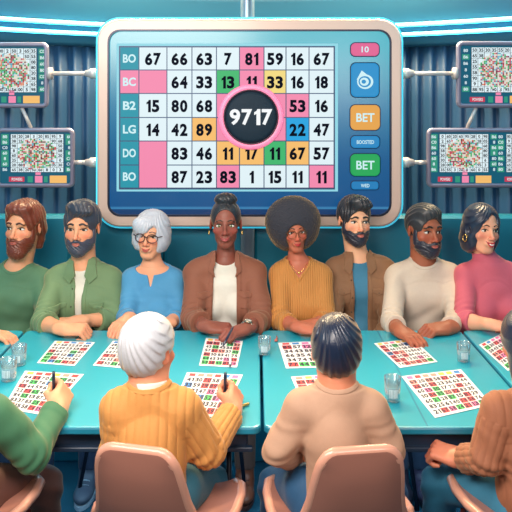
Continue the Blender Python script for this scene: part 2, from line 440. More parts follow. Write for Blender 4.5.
# ------------------------------------------------------------------ hands
def hand_prims(w, f, u, sd, sc=1., curl=(25, 30, 20), thumb=.5, spread=.0, cs=None):
    """wrist w, f finger direction, u back of the hand, sd +1/-1 thumb side"""
    f = np.array(f, float); f /= np.linalg.norm(f); u = np.array(u, float); u -= f * np.dot(u, f); u /= np.linalg.norm(u)
    x = np.cross(f, u); R = np.stack([x, f, u], 1)
    L = [boxp((0, .048, 0), (.037, .044, .0125), .012, k=.012), ell((sd * .026, .03, -.008), (.017, .03, .014), k=.012), cap((0, -.03, 0), (0, .02, 0), .026, .026, k=.02, sq=(1, 1, .8))]
    for i in range(4):
        bx = sd * (.029 - .0195 * i); ln = (.95, 1.05, 1., .8)[i]; cc = (cs[i] if cs else curl)
        p = np.array([bx, .088 - (.006 if i == 3 else 0), .001]); a = 0; sp = sd * spread * (1.5 - i)
        for j, (seg, r0, r1) in enumerate(((.04, .0098, .009), (.026, .009, .0083), (.021, .0083, .007))):
            a += radians(cc[j]); d = np.array([sp, cos(a), -sin(a)]); q = p + d * seg * ln
            L.append(cap(p, q, r0, r1, k=.004 if j == 0 else .0025)); p = q
    t0 = np.array([sd * .028, .02, -.008]); tv = np.array([sd * (1 - thumb), .7, -.25 - .5 * thumb]); tv /= np.linalg.norm(tv)
    t1 = t0 + tv * .04; tv2 = np.array([sd * (.6 - 1.3 * thumb), .75, -.15 - .2 * thumb]); tv2 /= np.linalg.norm(tv2)
    t2 = t1 + tv2 * .03; t3 = t2 + (tv2 + np.array([-sd * .3 * thumb, 0, 0])) * .022
    L += [cap(t0, t1, .014, .0108, k=.008), cap(t1, t2, .0108, .0095, k=.003), cap(t2, t3, .0095, .0075, k=.003)]
    return framed(L, w, R, sc)
# ------------------------------------------------------------------ people
def lerp(a, b, t): return np.array(a) * (1 - t) + np.array(b) * t
def torso_prims(S, t=0., slim=1.):
    slim *= S.get('slim', 1.)
    cx, cy, sz = S['c'][0], S['c'][1], S['sz']; sw = S['sw']; nb = S['neck']; f = S['f']; LS, RS = S['sh']
    L = [cap(LS, RS, S.get('shr', .05) + t, S.get('shr', .05) + t), ell((cx, cy, sz - .15), (sw * .98 * slim + t, .105 + t, .17), k=S.get('tk', .05)),
         ell((cx, cy, sz - .33), (sw * .84 * slim + t, .1 + t, .18), k=S.get('tk', .05)), ell((cx, cy + .01, S['hip'] + .05), (sw * .92 * slim + t, .12 + t, .12), k=.05)]
    for s in (LS, RS): L.append(cap(nb + np.array([0, 0, .0]), lerp(nb, s, .75) + np.array([0, 0, S.get('tz', .012)]), .05 * S.get('trap', 1.) + t, .04 * S.get('trap', 1.) + t, k=.05))
    if S.get('fem'):
        for s in (-1, 1): L.append(ell((cx + s * sw * .42, cy + f * .085, sz - .19), (.062 + t, .055 + t, .058 + t), k=.04))
    else:
        for s in (-1, 1): L.append(ell((cx + s * sw * .42, cy + f * .06, sz - .13), (.075 + t, .05 + t, .06 + t), k=.05))
    return L
def folds(S, arm, amp=.0045):
    e = arm['e']; dv = arm['w'] - arm['s']; dv = dv / (np.linalg.norm(dv) + 1e-9); ph = random.random() * 6
    return func(lambda X, Y, Z: amp * np.sin(150 * (dv[0] * (X - e[0]) + dv[1] * (Y - e[1]) + dv[2] * (Z - e[2])) + 14 * (X - Y) + ph + 2 * np.sin(40 * Z)) *
                np.exp(-(((X - e[0]) ** 2 + (Y - e[1]) ** 2 + (Z - e[2]) ** 2) / .006)), e - .15, e + .15, op='d')
def wrinkles(lo, hi, amp=.0022):
    a = [random.uniform(-1, 1) for _ in range(9)]
    return func(lambda X, Y, Z: amp * (np.sin(38 * a[0] * X + 30 * a[1] * Z + 2 * np.sin(25 * Z + 9 * a[2] * X) + 6 * a[3]) + np.sin(60 * a[4] * X + 45 * a[5] * Z + 20 * a[6] * Y + 6 * a[7])), lo, hi, op='d')
def person(S):
    """S: description in world coordinates; builds body, face, hair and clothes as children of one Empty"""
    f = S['f']; hs = S['hs']; HR = S['hR']; ho = S['ho']
    root = empty('person', (S['c'][0], S['c'][1], 0), S['label'], 'person')
    T = lambda q: ho + hs * (HR @ np.asarray(q, float))
    HL = head_local(S)
    skin = np.array(lin(S['skin'])); blush = np.array(lin(S['blush']))
    HB = S.get('res', .0032)
    # body: one surface from head to fingertips
    nb = S['neck']
    B = torso_prims(S, -.004, .97)
    hd = framed(HL, ho, HR, hs)
    hd[0]['k'] = 0
    nk = T((0, .022, -.055)); nr = .054 if not S.get('fem') else .043
    B = B[:]
    H = hd
    B += [cap(nk, nb + np.array([0, 0, -.03]), nr * hs, nr * 1.12 * hs, k=.03)]
    arms = S['arms']
    for a in arms:
        B += [cap(a['s'], a['e'], .043, .036, k=.02), cap(a['e'], lerp(a['e'], a['w'], .3), .036, .039, k=.01), cap(lerp(a['e'], a['w'], .3), a['w'], .039, .026 * a.get('sc', 1.05), k=.01)]
    HN = []
    for a in arms: 
        if a.get('hand', True): HN += hand_prims(a['w'], a['f'], a['u'], a['sd'], a.get('sc', 1.05), a.get('curl', (25, 30, 20)), a.get('thumb', .5), a.get('spread', .0), a.get('cs'))
    # head is its own union first, so that carving the sockets never eats the neck
    H[1:] = H[1:]
    prims = H + [dict(p, k=max(p['k'], .012)) if i == 0 else p for i, p in enumerate(B)] + HN
    V, Fc = surfmesh(prims, HB)
    q = ((V - ho) @ HR) / hs
    col = np.tile(skin, (len(V), 1))
    w = np.exp(-(((np.abs(q[:, 0]) - .043) / .022) ** 2 + ((q[:, 2] + .03) / .02) ** 2)) * (q[:, 1] < -.02)
    w += .9 * np.exp(-((q[:, 0] / .016) ** 2 + ((q[:, 2] + .037) / .012) ** 2)) * (q[:, 1] < -.08)
    w += .8 * np.exp(-((np.abs(q[:, 0]) - .085) / .01) ** 2 - ((q[:, 2]) / .03) ** 2) * (np.abs(q[:, 1]) < .04)
    for a in arms:
        if a.get('hand', True):
            tip = a['w'] + np.array(a['f'], float) / np.linalg.norm(a['f']) * .13
            w += .6 * np.exp(-((V - tip) ** 2).sum(1) / .002)
    w = np.clip(w, 0, 1)[:, None] * .55
    col = col * (1 - w) + blush * w; col[:, 3] = 1
    skm = mat('skin', (200, 140, 110), .48, attr=True, bump=.05, bscale=180, sss=.12, spec=.4, sheen=.06)
    mesh_obj('body', V, Fc, skm, root, col=col)
    # ---- face
    if S.get('face', True):
        eyez = -.002
        iris = mat('iris_' + S['iris'][0], S['iris'][1], .15); wh = mat('eye_white', (235, 228, 220), .2); pu = mat('pupil', (12, 10, 12), .1); lash = mat('lash', (28, 18, 20), .6)
        gx = S.get('gaze', 0.) * .004
        for s in (-1, 1):
            ey = front_y(HL, s * .031, eyez) + .0035; cxx = s * .031
            mb = MB()
            mb.ellipsoid((cxx, ey, eyez), (.0158, .0085, .0078 * S.get('eyeopen', 1.)), n=36, T=T,
                         mf=lambda c, cxx=cxx: 0 if c[1] > ey else (2 if (c[0] - cxx - gx) ** 2 + (c[2] - eyez) ** 2 < .0032 ** 2 else (1 if (c[0] - cxx - gx) ** 2 + (c[2] - eyez) ** 2 < .0068 ** 2 else 0)))
            eo = mb.build('eye', [wh, iris, pu], root)
            mb = MB(); pts = []; rr = []
            for i in range(11):
                t = -1 + .2 * i; x = cxx + .0165 * t; z = eyez + .0078 * S.get('eyeopen', 1.) * math.sqrt(max(0, 1 - t * t * .94)) - .0005
                pts.append((x, min(front_y(HL, x, z), ey - .0085 * math.sqrt(max(0, 1 - t * t)) * .5) - .0012, z)); rr.append(.0012 + .0012 * (1 - t * t) + (.0005 if t * s > 0 else 0))
            mb.tube(pts, rr, n=6, T=T); mb.build('eyelid', [lash], root)
            mb = MB(); pts = []; rr = []
            bz = S.get('browz', .022)
            for i in range(9):
                t = i / 8; x = s * (.013 + .038 * t); z = bz + .007 * sin(pi * min(1, t * 1.15)) - .004 * t
                pts.append((x, front_y(HL, x, z) - .0008, z)); rr.append((.0048 if not S.get('fem') else .0026) * (1 - .6 * t ** 2) + .0004)
            mb.tube(pts, rr, n=8, T=T); mb.build('eyebrow', [S['browm']], root)
        # lips
        srf = HL
        lipm = mat('lip_' + S['name'], S['lip'], .35, spec=.5); dk = mat('mouth_line', (70, 22, 24), .6)
        cur = S.get('smile', .35); mb = MB()
        hw = S.get('mw', .023)
        zl = -.0655
        U = []; Lw = []; ur = []; lr = []; M = []
        for i in range(13):
            t = -1 + i / 6; x = hw * t; zc = zl + cur * .012 * (t * t) - cur * .003
            y = front_y(srf, x, zc) - (.002 if not S.get('beard') else .004)
            op = .0028 if S.get('teeth') else .0
            U.append((x, y - .0012 * (1 - t * t), zc + (.0034 + op) * (1 - t * t) - (.0012 if abs(t) < .08 else 0))); ur.append(.0008 + .0032 * (1 - t * t) ** .7)
            Lw.append((x * .92, y - .0018 * (1 - t * t), zc - (.0042 + op) * (1 - t * t))); lr.append(.0008 + .0042 * (1 - t * t) ** .7)
            M.append((x * 1.04, y - .0032 * (1 - t * t) - .0005, zc))
        mb.tube(U, ur, 0, 8, T=T); mb.tube(Lw, lr, 0, 8, T=T)
        mb.tube(M, [.001 + (.0006) * (1 - abs(-1 + i / 6)) for i in range(13)], 1, 6, T=T)
        mb.build('lips', [lipm, dk], root)
        if S.get('teeth'):
            mb = MB(); mb.tube([(a[0] * .8, a[1] + .0006, a[2]) for a in M], [.0006 + .0034 * (1 - (-1 + i / 6) ** 2) for i in range(13)], 0, 8, T=T)
            mb.build('teeth', [mat('teeth', (245, 238, 228), .25)], root)
    # ---- hair, beard
    if S.get('hair'):
        V, Fc = surfmesh(framed(hair_prims(S['hair'], S), ho, HR, hs), .0028); mesh_obj('hair', V, Fc, S['hairm'], root)
    if S.get('beard'):
        V, Fc = surfmesh(framed(beard_prims(S['beard']), ho, HR, hs), .0026); mesh_obj('beard', V, Fc, S['beardm'], root)
    if S.get('glasses'):
        mb = MB(); g = S['glasses']; fz = front_y(HL, .0, .0) - .006; R_ = g.get('r', (.025, .021))
        for s in (-1, 1):
            ring = [(s * .032 + R_[0] * cos(A), fz + .012 * (abs(s * .032 + R_[0] * cos(A)) / .06) ** 2, -.006 + R_[1] * (abs(sin(A)) ** g.get('e', 1)) * np.sign(sin(A))) for A in np.linspace(0, 2 * pi, 25)[:-1]]
            mb.tube(ring, g.get('t', .0022), 0, 6, closed=True, T=T)
            mb.tube([(s * .057, fz + .011, .002), (s * .074, fz + .03, .004), (s * .082, .0, .004), (s * .08, .03, -.004)], g.get('t', .0022) * .9, 0, 6, T=T)
        mb.tube([(-.008, fz, -.001), (0, fz - .002, .003), (.008, fz, -.001)], g.get('t', .0022), 0, 6, T=T)
        go = mb.build('spectacles', [g['m']], root)
        lm = MB()
        for s in (-1, 1):
            lm.add([(s * .032 + (R_[0] - .001) * cos(A), fz + .012 * (abs(s * .032 + R_[0] * cos(A)) / .06) ** 2, -.006 + (R_[1] - .001) * sin(A)) for A in np.linspace(0, 2 * pi, 25)[:-1]], [tuple(range(24))], 0, True, T)
        lm.build('lens', [lensmat()], go)
    if S.get('earring'):
        for s in S['earring'][1]:
            mb = MB(); r0 = S['earring'][0]
            ex = S.get('ex', .086); mb.tube([(s * ex + s * .2 * r0 * cos(A), -.012 + r0 * .75 * cos(A), -.036 - r0 + r0 * sin(A)) for A in np.linspace(0, 2 * pi, 17)[:-1]], .0026, 0, 6, closed=True, T=T)
            mb.build('earring', [mat('gold', (235, 200, 120), .25, 1.)], root)
    # ---- clothes
    for g in S['wear']: g(S, root)
    return root
def lensmat():
    if 'lens' in MATS: return MATS['lens']
    m = bpy.data.materials.new('lens'); m.use_nodes = True; nt = m.node_tree
    for n in list(nt.nodes): nt.nodes.remove(n)
    o = nt.nodes.new('ShaderNodeOutputMaterial'); a = nt.nodes.new('ShaderNodeBsdfTransparent'); g = nt.nodes.new('ShaderNodeBsdfGlossy'); g.inputs['Roughness'].default_value = .05
    x = nt.nodes.new('ShaderNodeMixShader'); x.inputs[0].default_value = .06
    nt.links.new(a.outputs[0], x.inputs[1]); nt.links.new(g.outputs[0], x.inputs[2]); nt.links.new(x.outputs[0], o.inputs[0]); MATS['lens'] = m; return m
def top_prims(S, t=.009, sleeve=(1., 1.), neck='crew', arm_t=None, zlow=None, extra=()):
    """torso + sleeves; sleeve[i] = fraction of the forearm covered (0 elbow, 1 wrist), <0: sleeve stops on upper arm"""
    L = torso_prims(S, t); at = t if arm_t is None else arm_t
    for a, sl in zip(S['arms'], sleeve):
        if sl is None: continue
        L += [cap(a['s'], a['e'], S.get('armr', .046) + at, S.get('armr', .046) - (.007 if S['f'] < 0 else .003) + at, k=.025)]
        e2 = lerp(a['e'], a['w'], sl)
        r2 = .041 + at - (.041 - .028) * max(0, sl - .3) / .7
        L += [cap(a['e'], e2, min(.04, S.get('armr', .046) - .005) + at, min(r2, S.get('armr', .046) + at), k=.012, flat=True)]
        if S.get('cuff', True):
            L += [cap(lerp(a['e'], a['w'], sl - .12), lerp(a['e'], a['w'], sl), r2 + .004, r2 + .003, k=.002, flat=True)]
        L += [folds(S, a, .005 if S['f'] < 0 else .0045)]
    L += [wrinkles((S['c'][0] - .35, S['c'][1] - .3, .4), (S['c'][0] + .35, S['c'][1] + .4, 1.1), .0022)]
    nb = S['neck']; cx = S['c'][0]; f = S['f']
    if neck == 'crew': L += [ell(nb + np.array([0, f * .022 if f < 0 else 0, S.get('ch', .042)]), (.068, .07, .06), op='s', k=.004)]
    elif neck == 'high': L += [ell(nb + np.array([0, 0, .055]), (.06, .06, .05), op='s', k=.004)]
    elif neck == 'wide': L += [ell(nb + np.array([0, f * .03, .05]), (.108, .085, .078), op='s', k=.004)]
    elif neck == 'v': L += [ell(nb + np.array([0, f * .01, .05]), (.072, .07, .062), op='s', k=.003)]
    elif neck == 'turtle':
        L += [cap(nb, lerp(nb, S['ho'] + S['hs'] * (S['hR'] @ np.array((0, .022, -.055))), .55), .066, .058, k=.012, flat=True)]
    elif neck == 'band': L += [cap(nb + np.array([0, 0, .0]), nb + np.array([0, .004, .036]), .0625, .060, flat=True)]
    L += list(extra)
    return L
def shirt(name, m, **kw):
    rib = kw.pop('rib', None); res = kw.pop('res', .0036); trim = kw.pop('trim', None); post = kw.pop('post', None)
    cutv = kw.pop('cutv', None)
    def g(S, root):
        S['cuff'] = kw.get('cuff', True); k2 = {k: v for k, v in kw.items() if k != 'cuff'}
        L = top_prims(S, **k2)
        cy = S['c'][1]; f = S['f']
        if cutv is not None:
            poly = [(S['neck'][0] + a, S['neck'][2] + b) for a, b in cutv]
            L.append(func(lambda X, Y, Z: np.maximum(polyd(poly, X, Z), f * (cy - Y)), (S['c'][0] - .3, cy - .3, .4), (S['c'][0] + .3, cy + .3, 1.3), op='s'))
        V, Fc = surfmesh(L, res)
        if rib:
            V = rib(S, V, vnormals(V, Fc))
        o = mesh_obj(name, V, Fc, m, root)
        if trim:
            trim(S, L, o)
        nb = S['neck']
        if kw.get('neck', 'crew') == 'crew' and kw.get('t', .009) > .008:
            c = nb + np.array([0, f * .022 if f < 0 else 0, S.get('ch', .042)]); e = ell(c, (.079, .081, .071)); e['op'] = 'i'
            Vb, Fb = surfmesh(L + [e], .003, c - .1, c + .1, off=.0022)
            if len(Vb): mesh_obj('neckband', Vb, Fb, m, o)
        if kw.get('neck') == 'v' and cutv is not None and not trim:
            pb = [(nb[0] + a * 1.17, nb[2] + (b - .05) * 1.12 + .05) for a, b in cutv]
            e = func(lambda X, Y, Z: np.maximum(polyd(pb, X, Z), f * (cy - Y)), nb - .2, nb + .2, op='i')
            Vb, Fb = surfmesh(L + [e], .003, nb - .14, nb + .14, off=.0022)
            if len(Vb): mesh_obj('neckband', Vb, Fb, m, o)
        return o
    return g
def patch(S, L, root, name, m, poly, t=.005, res=.0028, back=False):
    """a raised piece of cloth lying on the garment L within a polygon in x,z"""
    xs = [p[0] for p in poly]; zs = [p[1] for p in poly]; cy = S['c'][1]; f = S['f']
    lo = (min(xs) - .01, cy - .28 if f < 0 else cy, min(zs) - .01); hi = (max(xs) + .01, cy if f < 0 else cy + .28, max(zs) + .01)
    # garment minus anything that carved it, then kept in the polygon
    Q = [p for p in L] + [func(lambda X, Y, Z: polyd(poly, X, Z) + t, lo, hi, op='i')]
    V, Fc = surfmesh(Q, res, lo, hi, off=t)
    if len(V): return mesh_obj(name, V, Fc, m, root)
def button(S, L, root, m, x, z, r=.0055):
    cy = S['c'][1]; f = S['f']; ys = np.linspace(cy - .25, cy, 251) if f < 0 else np.linspace(cy + .25, cy, 251)
    F = evalp(L, np.full(251, x), ys, np.full(251, z)); i = int(np.argmax(F < 0))
    mb = MB(); mb.ellipsoid((x, ys[i] + f * .006, z), (r, .003, r), n=12); return mb.build('button', [m], root)
def trousers(m, legs, rt=.078, rk=.06, ra=.05, shoem=None, solem=None, shoe=True, res=.006, cuffz=.1):
    def g(S, root):
        L = [ell((S['c'][0], S['c'][1], S['hip']), (S['sw'] * .95, .13, .09))]
        for (h, k, a) in legs(S):
            L += [cap(h, k, rt, rk, k=.04), cap(k, a, rk, ra, k=.03, flat=True),
                  func(lambda X, Y, Z, k=k: .004 * np.sin(90 * (Z - k[2]) + 60 * (Y - k[1])) * np.exp(-((X - k[0]) ** 2 + (Y - k[1]) ** 2 + (Z - k[2]) ** 2) / .012), k - .2, k + .2, op='d')]
        V, Fc = surfmesh(L, res); mesh_obj('trousers', V, Fc, m, root)
        if shoe:
            for (h, k, a) in legs(S):
                ff = S['f']; ax, ay = a[0], a[1]
                Q = [ell((ax, ay + ff * .02, .055), (.042, .06, .05)), ell((ax, ay + ff * .1, .04), (.046, .085, .034), k=.03), cap((ax, ay, .05), (ax, ay, .115), .042, .046, k=.02)]
                Q += [func(lambda X, Y, Z: .012 - Z, (-9,) * 3, (9,) * 3, op='i')]
                V, Fc = surfmesh(Q, .0045, lo=(ax - .07, ay - .22, .0), hi=(ax + .07, ay + .22, .18))
                so = mesh_obj('shoe', V, Fc, shoem, root)
                mb = MB(); pl = []
                for A in np.linspace(0, 2 * pi, 25)[:-1]:
                    pl.append((ax + .047 * cos(A), ay + ff * .06 + .128 * sin(A)))
                n = len(pl); mb.add([(x, y, 0.001) for x, y in pl] + [(x, y, .02) for x, y in pl], [tuple(range(n))[::-1], tuple(range(n, 2 * n))] + [(i, (i + 1) % n, (i + 1) % n + n, i + n) for i in range(n)], 0, False)
                mb.build('sole', [solem], so)
                mb = MB()
                for j in range(4):
                    y = ay + ff * (.045 + .022 * j); zt = .1 - .012 * j
                    mb.tube([(ax - .022, y, zt - .006), (ax, y + ff * .004, zt), (ax + .022, y, zt - .006)], .0028, 0, 6)
                mb.build('laces', [solem], so)
    return g
# ================================================================== THE ROOM
def struct(name, mb, m, **k):
    o = mb.build(name, m if isinstance(m, list) else [m]); o['kind'] = 'structure'; return o
fl = mat('floor', (18, 74, 96), .6, vary=.12, bscale=20)
wl = mat('wall', (16, 60, 84), .7, vary=.05, bscale=10)
cl = mat('ceiling', (14, 50, 70), .7)
b = MB(); b.box((0, 2.2, -.05), (3.2, 3.4, .05)); struct('floor', b, fl)
b = MB(); b.box((0, 2.2, 3.05), (3.2, 3.4, .05)); struct('ceiling', b, cl)
b = MB(); b.box((-3.15, 2.2, 1.5), (.05, 3.4, 1.5)); struct('wall_left', b, wl)
b = MB(); b.box((3.15, 2.2, 1.5), (.05, 3.4, 1.5)); struct('wall_right', b, wl)
b = MB(); b.box((0, 5.55, 1.5), (3.1, .05, 1.5)); struct('wall_far', b, wl)
b = MB(); b.box((0, -1.15, 1.5), (3.1, .05, 1.5)); struct('wall_near', b, wl)
def yc(x, base=5.1): return base - .26 * min(abs(x), 2.1) ** 2 - (1.09 * max(0, abs(x) - 2.1))
# soffit with its curved fascia
b = MB(); xs = np.linspace(-2.9, 2.9, 59); prof = [(.02, 3.0), (0, 2.62), (-.015, 2.60), (-.015, 2.57), (0, 2.55), (0, 2.27), (.05, 2.25), (.3, 2.25)]
V = [(x, yc(x) + p[0], p[1]) for x in xs for p in prof]; n = len(prof)
b.add(V, [(i * n + j, (i + 1) * n + j, (i + 1) * n + j + 1, i * n + j + 1) for i in range(58) for j in range(n - 1)], 0, True)
struct('trim_1', b, mat('fascia', (24, 86, 116), .6))
def neon(z, label):
    r = empty('neon_light', (0, yc(0), z), label, 'light', 'neon strips along the curved cove')
    b = MB(); b.tube([(x, yc(x) - .028, z) for x in xs[2:-2]], .0135, 0, 10); b.build('tube', [mat('neon', (150, 245, 255), .3, emit=4.2, ecol=(70, 225, 255))], r)
    b = MB(); b.tube([(x, yc(x) - .012, z) for x in xs[2:-2]], .011, 0, 6)
    for x in xs[4:-4:6]: b.box((x, yc(x) - .018, z - .014), (.006, .014, .004))
    b.build('holder', [mat('neon_holder', (90, 160, 180), .4)], r)
neon(2.39, 'upper glowing cyan light tube on the curved cove above the curtains')
neon(2.327, 'lower glowing cyan light tube on the curved cove, just above the curtain tops')
# pleated curtains
def curtain(x0, x1, label):
    xs = np.arange(x0, x1, .006); V = []; zz = [0.02, .5, 1.2, 1.9, 2.26]
    for i, x in enumerate(xs):
        a = .018 * sin(x * 2 * pi / .078 + .8 * sin(x * 7)) + .007 * sin(x * 2 * pi / .21 + 1)
        for z in zz: V.append((x, yc(x) + .09 + a, z))
    n = len(zz); Fq = [(i * n + j, (i + 1) * n + j, (i + 1) * n + j + 1, i * n + j + 1) for i in range(len(xs) - 1) for j in range(n - 1)]
    o = mesh_obj('curtain', np.array(V), np.array(Fq), mat('curtain', (34, 76, 116), .5, sheen=.2, sheen_col=(120, 200, 240), bump=.1, bscale=300))
    tag(o, label, 'curtain', 'pleated navy curtains')
    md = o.modifiers.new('th', 'SOLIDIFY'); md.thickness = .004
curtain(-2.85, -.0, 'dark navy pleated curtain behind the screens at the left')
curtain(.012, 2.85, 'dark navy pleated curtain behind the screens at the right')
# ---- booth
booth = empty('booth_sofa', (0, 4.1, 0), 'long teal upholstered booth with high backrest behind the seated players', 'sofa')
teal = mat('booth_teal', (24, 118, 144), .42, vary=.06, bscale=8, coat=.15); teald = mat('booth_base', (20, 112, 136), .5)
edges = [-1.62, -1.1, -.55, -.015, .55, 1.08, 1.62]
for i in range(6):
    b = MB(); x0, x1 = edges[i] + .004, edges[i + 1] - .004; b.box(((x0 + x1) / 2, 4.45, .80), ((x1 - x0) / 2, .05, .412), bev=.018)
    b.build('backrest', [teal], booth)
    b = MB(); b.box(((x0 + x1) / 2, 4.1, .40), ((x1 - x0) / 2, .29, .06), bev=.03); b.build('seat_cushion', [teal], booth)
b = MB(); b.box((0, 4.13, .17), (1.6, .25, .17), bev=.01); b.build('base', [teald], booth)
# ================================================================== BIG BOARD
def rr(x0, z0, x1, z1, r, n=8):
    pts = []
    for cx, cz, a0 in ((x1 - r, z1 - r, 0), (x0 + r, z1 - r, 90), (x0 + r, z0 + r, 180), (x1 - r, z0 + r, 270)):
        for i in range(n + 1):
            A = radians(a0 + 90 * i / n); pts.append((cx + r * cos(A), cz + r * sin(A)))
    return pts
def loft(b, loops, mi=0, closed=True, capend=False, smooth=False):
    n = len(loops[0]); V = [p for L in loops for p in L]; Fq = []
    for i in range(len(loops) - (0 if closed else 1)):
        j = (i + 1) % len(loops)
        for k in range(n): Fq.append((i * n + k, i * n + (k + 1) % n, j * n + (k + 1) % n, j * n + k))
    if capend: Fq.append(tuple((len(loops) - 1) * n + k for k in range(n))); Fq.append(tuple(range(n))[::-1])
    b.add(V, Fq, mi, smooth)
def wx(px, Y): return (px - 256) / FOC * Y
def wz(py, Y): return CH - (py - HZ) / FOC * Y
def at(pts, y): return [(x, y, z) for x, z in pts]
def frame(b, px0, py0, px1, py1, w, r, ri, Y, th, mi=0):
    x0, x1, z0, z1 = wx(px0, Y), wx(px1, Y), wz(py1, Y), wz(py0, Y)
    o = lambda d, rad: rr(x0 + d, z0 + d, x1 - d, z1 - d, rad)
    loft(b, [at(o(.004, r), Y + th), at(o(0, r), Y + th * .7), at(o(0, r), Y + .012), at(o(.004, r - .002), Y + .004), at(o(.010, r - .006), Y), at(o(w - .008, ri + .006), Y), at(o(w - .002, ri + .001), Y + .004), at(o(w, ri), Y + .012), at(o(w, ri), Y + th)], mi)
    return x0, x1, z0, z1
YB = 4.27
def lit(name, c, e=.8): return mat(name, tuple(int(v * .25) for v in c), .5, emit=e, ecol=c, spec=.2)
LW = lit('lit_white', (226, 244, 250), .92); LP = lit('lit_pink', (247, 140, 178), .9); LO = lit('lit_orange', (250, 192, 110), .9); LG = lit('lit_green', (60, 190, 115), .85)
LB = lit('lit_blue', (20, 165, 228), .9); LT = lit('lit_teal', (36, 160, 182), .8); LY = lit('lit_yellow', (245, 220, 130), .9); LN = mat('ink_navy', (6, 12, 28), .7, spec=.05)
LTX = lit('lit_text', (205, 240, 245), .95)
board = empty('bingo_board', (0, YB, 0), 'giant wall-sized bingo screen with number grid and round 9717 badge', 'screen')
b = MB(); x0, x1, z0, z1 = frame(b, 97, 19, 402, 227, .068, .13, .065, YB, .06)
b.build('frame', [mat('board_frame', (206, 180, 168), .4, metal=.1, coat=.2)], board)
b = MB(); loft(b, [at(rr(x0 + q_, z0 + q_, x1 - q_, z1 - q_, r_), YB + y_) for q_, r_, y_ in ((.060, .075, .004), (.060, .075, -.002), (.070, .066, -.002), (.070, .066, .013))]); b.build('bezel', [mat('bezel', (40, 46, 66), .35, .4)], board)
b = MB(); loft(b, [at(rr(x0 + .004, z0 + .004, x1 - .004, z1 - .004, .128), YB + .03), at(rr(x0 - .014, z0 - .014, x1 + .014, z1 + .014, .14), YB + .036), at(rr(x0 - .014, z0 - .014, x1 + .014, z1 + .014, .14), YB + .05), at(rr(x0 + .004, z0 + .004, x1 - .004, z1 - .004, .128), YB + .056)])
b.build('light_strip', [mat('halo', (90, 220, 245), .3, emit=.55, ecol=(60, 205, 245))], board)
b = MB(); loft(b, [at(rr(x0 + .03, z0 + .03, x1 - .03, z1 - .03, .1), YB + .058), at(rr(x0 + .03, z0 + .03, x1 - .03, z1 - .03, .1), YB + .085)], capend=True, closed=False)
b.build('back_cover', [mat('dark_metal', (60, 66, 84), .4, .6)], board)
# lit screen, teal at the top to deep blue at the foot
sm = bpy.data.materials.new('screen_glow'); sm.use_nodes = True; nt = sm.node_tree; bs = nt.nodes['Principled BSDF']
bs.inputs['Base Color'].default_value = lin((8, 30, 50)); bs.inputs['Roughness'].default_value = .25
tc = nt.nodes.new('ShaderNodeTexCoord'); sp = nt.nodes.new('ShaderNodeSeparateXYZ'); cr = nt.nodes.new('ShaderNodeValToRGB')
nt.links.new(tc.outputs['Generated'], sp.inputs[0]); nt.links.new(sp.outputs['Z'], cr.inputs[0]); nt.links.new(cr.outputs[0], bs.inputs['Emission Color']); bs.inputs['Emission Strength'].default_value = .85
els = cr.color_ramp.elements; els[0].position = 0; els[0].color = lin((14, 46, 92)); els[1].position = 1; els[1].color = lin((70, 190, 205))
for p_, c_ in ((.045, (16, 60, 112)), (.05, (70, 150, 200)), (.062, (20, 84, 140)), (.30, (16, 92, 146)), (.6, (24, 130, 170)), (.9, (58, 182, 200))):
    e = els.new(p_); e.color = lin(c_)
b = MB(); sp_ = at(rr(x0 + .066, z0 + .066, x1 - .066, z1 - .066, .066), YB + .016); b.add(sp_, [tuple(range(len(sp_)))[::-1]], 0, False)
b.add(at(rr(x0 + .05, z0 + .05, x1 - .05, z1 - .05, .066), YB + .05), [tuple(range(len(sp_)))], 0, False)
screen = b.build('screen', [sm], board)
b = MB(); ys_ = YB + .011
# grid plate and cells
COLS = [120, 139, 167, 192, 216.5, 239.5, 264, 286, 309, 334]; ROWS = [47, 70, 93.5, 117.5, 141, 165, 188]
gx0, gx1, gz0, gz1 = wx(116.5, ys_), wx(338, ys_), wz(191.5, ys_), wz(43.5, ys_)
b = MB(); b.box(((gx0 + gx1) / 2, ys_ + .003, (gz0 + gz1) / 2), ((gx1 - gx0) / 2, .003, (gz1 - gz0) / 2), 0, bev=.002)
b.box(((wx(119, ys_) + wx(335, ys_)) / 2, ys_ - .0005, (wz(189.5, ys_) + wz(46, ys_)) / 2), ((wx(335, ys_) - wx(119, ys_)) / 2, .001, (wz(46, ys_) - wz(189.5, ys_)) / 2), 1)
heads = ['BO', 'BC', 'B2', 'LG', 'DO', 'BO']
G = [[('67', 0), ('66', 0), ('63', 0), ('7', 0), ('81', 1), ('59', 0), ('16', 0), ('67', 0)],
     [('', 1), ('64', 0), ('33', 0), ('13', 3), ('11', 1), ('33', 6), ('16', 0), ('18', 0)],
     [('15', 0), ('80', 0), ('68', 0), ('', 1), ('', 1), ('', 1), ('53', 1), ('16', 0)],
     [('14', 0), ('42', 0), ('89', 2), ('', 1), ('', 1), ('', 1), ('22', 4), ('47', 0)],
     [('', 1), ('83', 0), ('46', 0), ('11', 2), ('17', 2), ('11', 3), ('67', 2), ('57', 0)],
     [('', 1), ('87', 0), ('23', 0), ('83', 1), ('1', 0), ('15', 0), ('11', 0), ('11', 1)]]
gm = [LW, LP, LO, LG, LB, LT, LY, LN, LTX, mat('grid_line', (40, 70, 110), .5)]
cb = MB()
def cell(c0, c1, r0, r1, mi, y):
    xa, xb, za, zb = wx(c0 + .5, ys_), wx(c1 - .5, ys_), wz(r1 - .5, ys_), wz(r0 + .5, ys_)
    cb.box(((xa + xb) / 2, y, (za + zb) / 2), ((xb - xa) / 2, .001, (zb - za) / 2), mi)
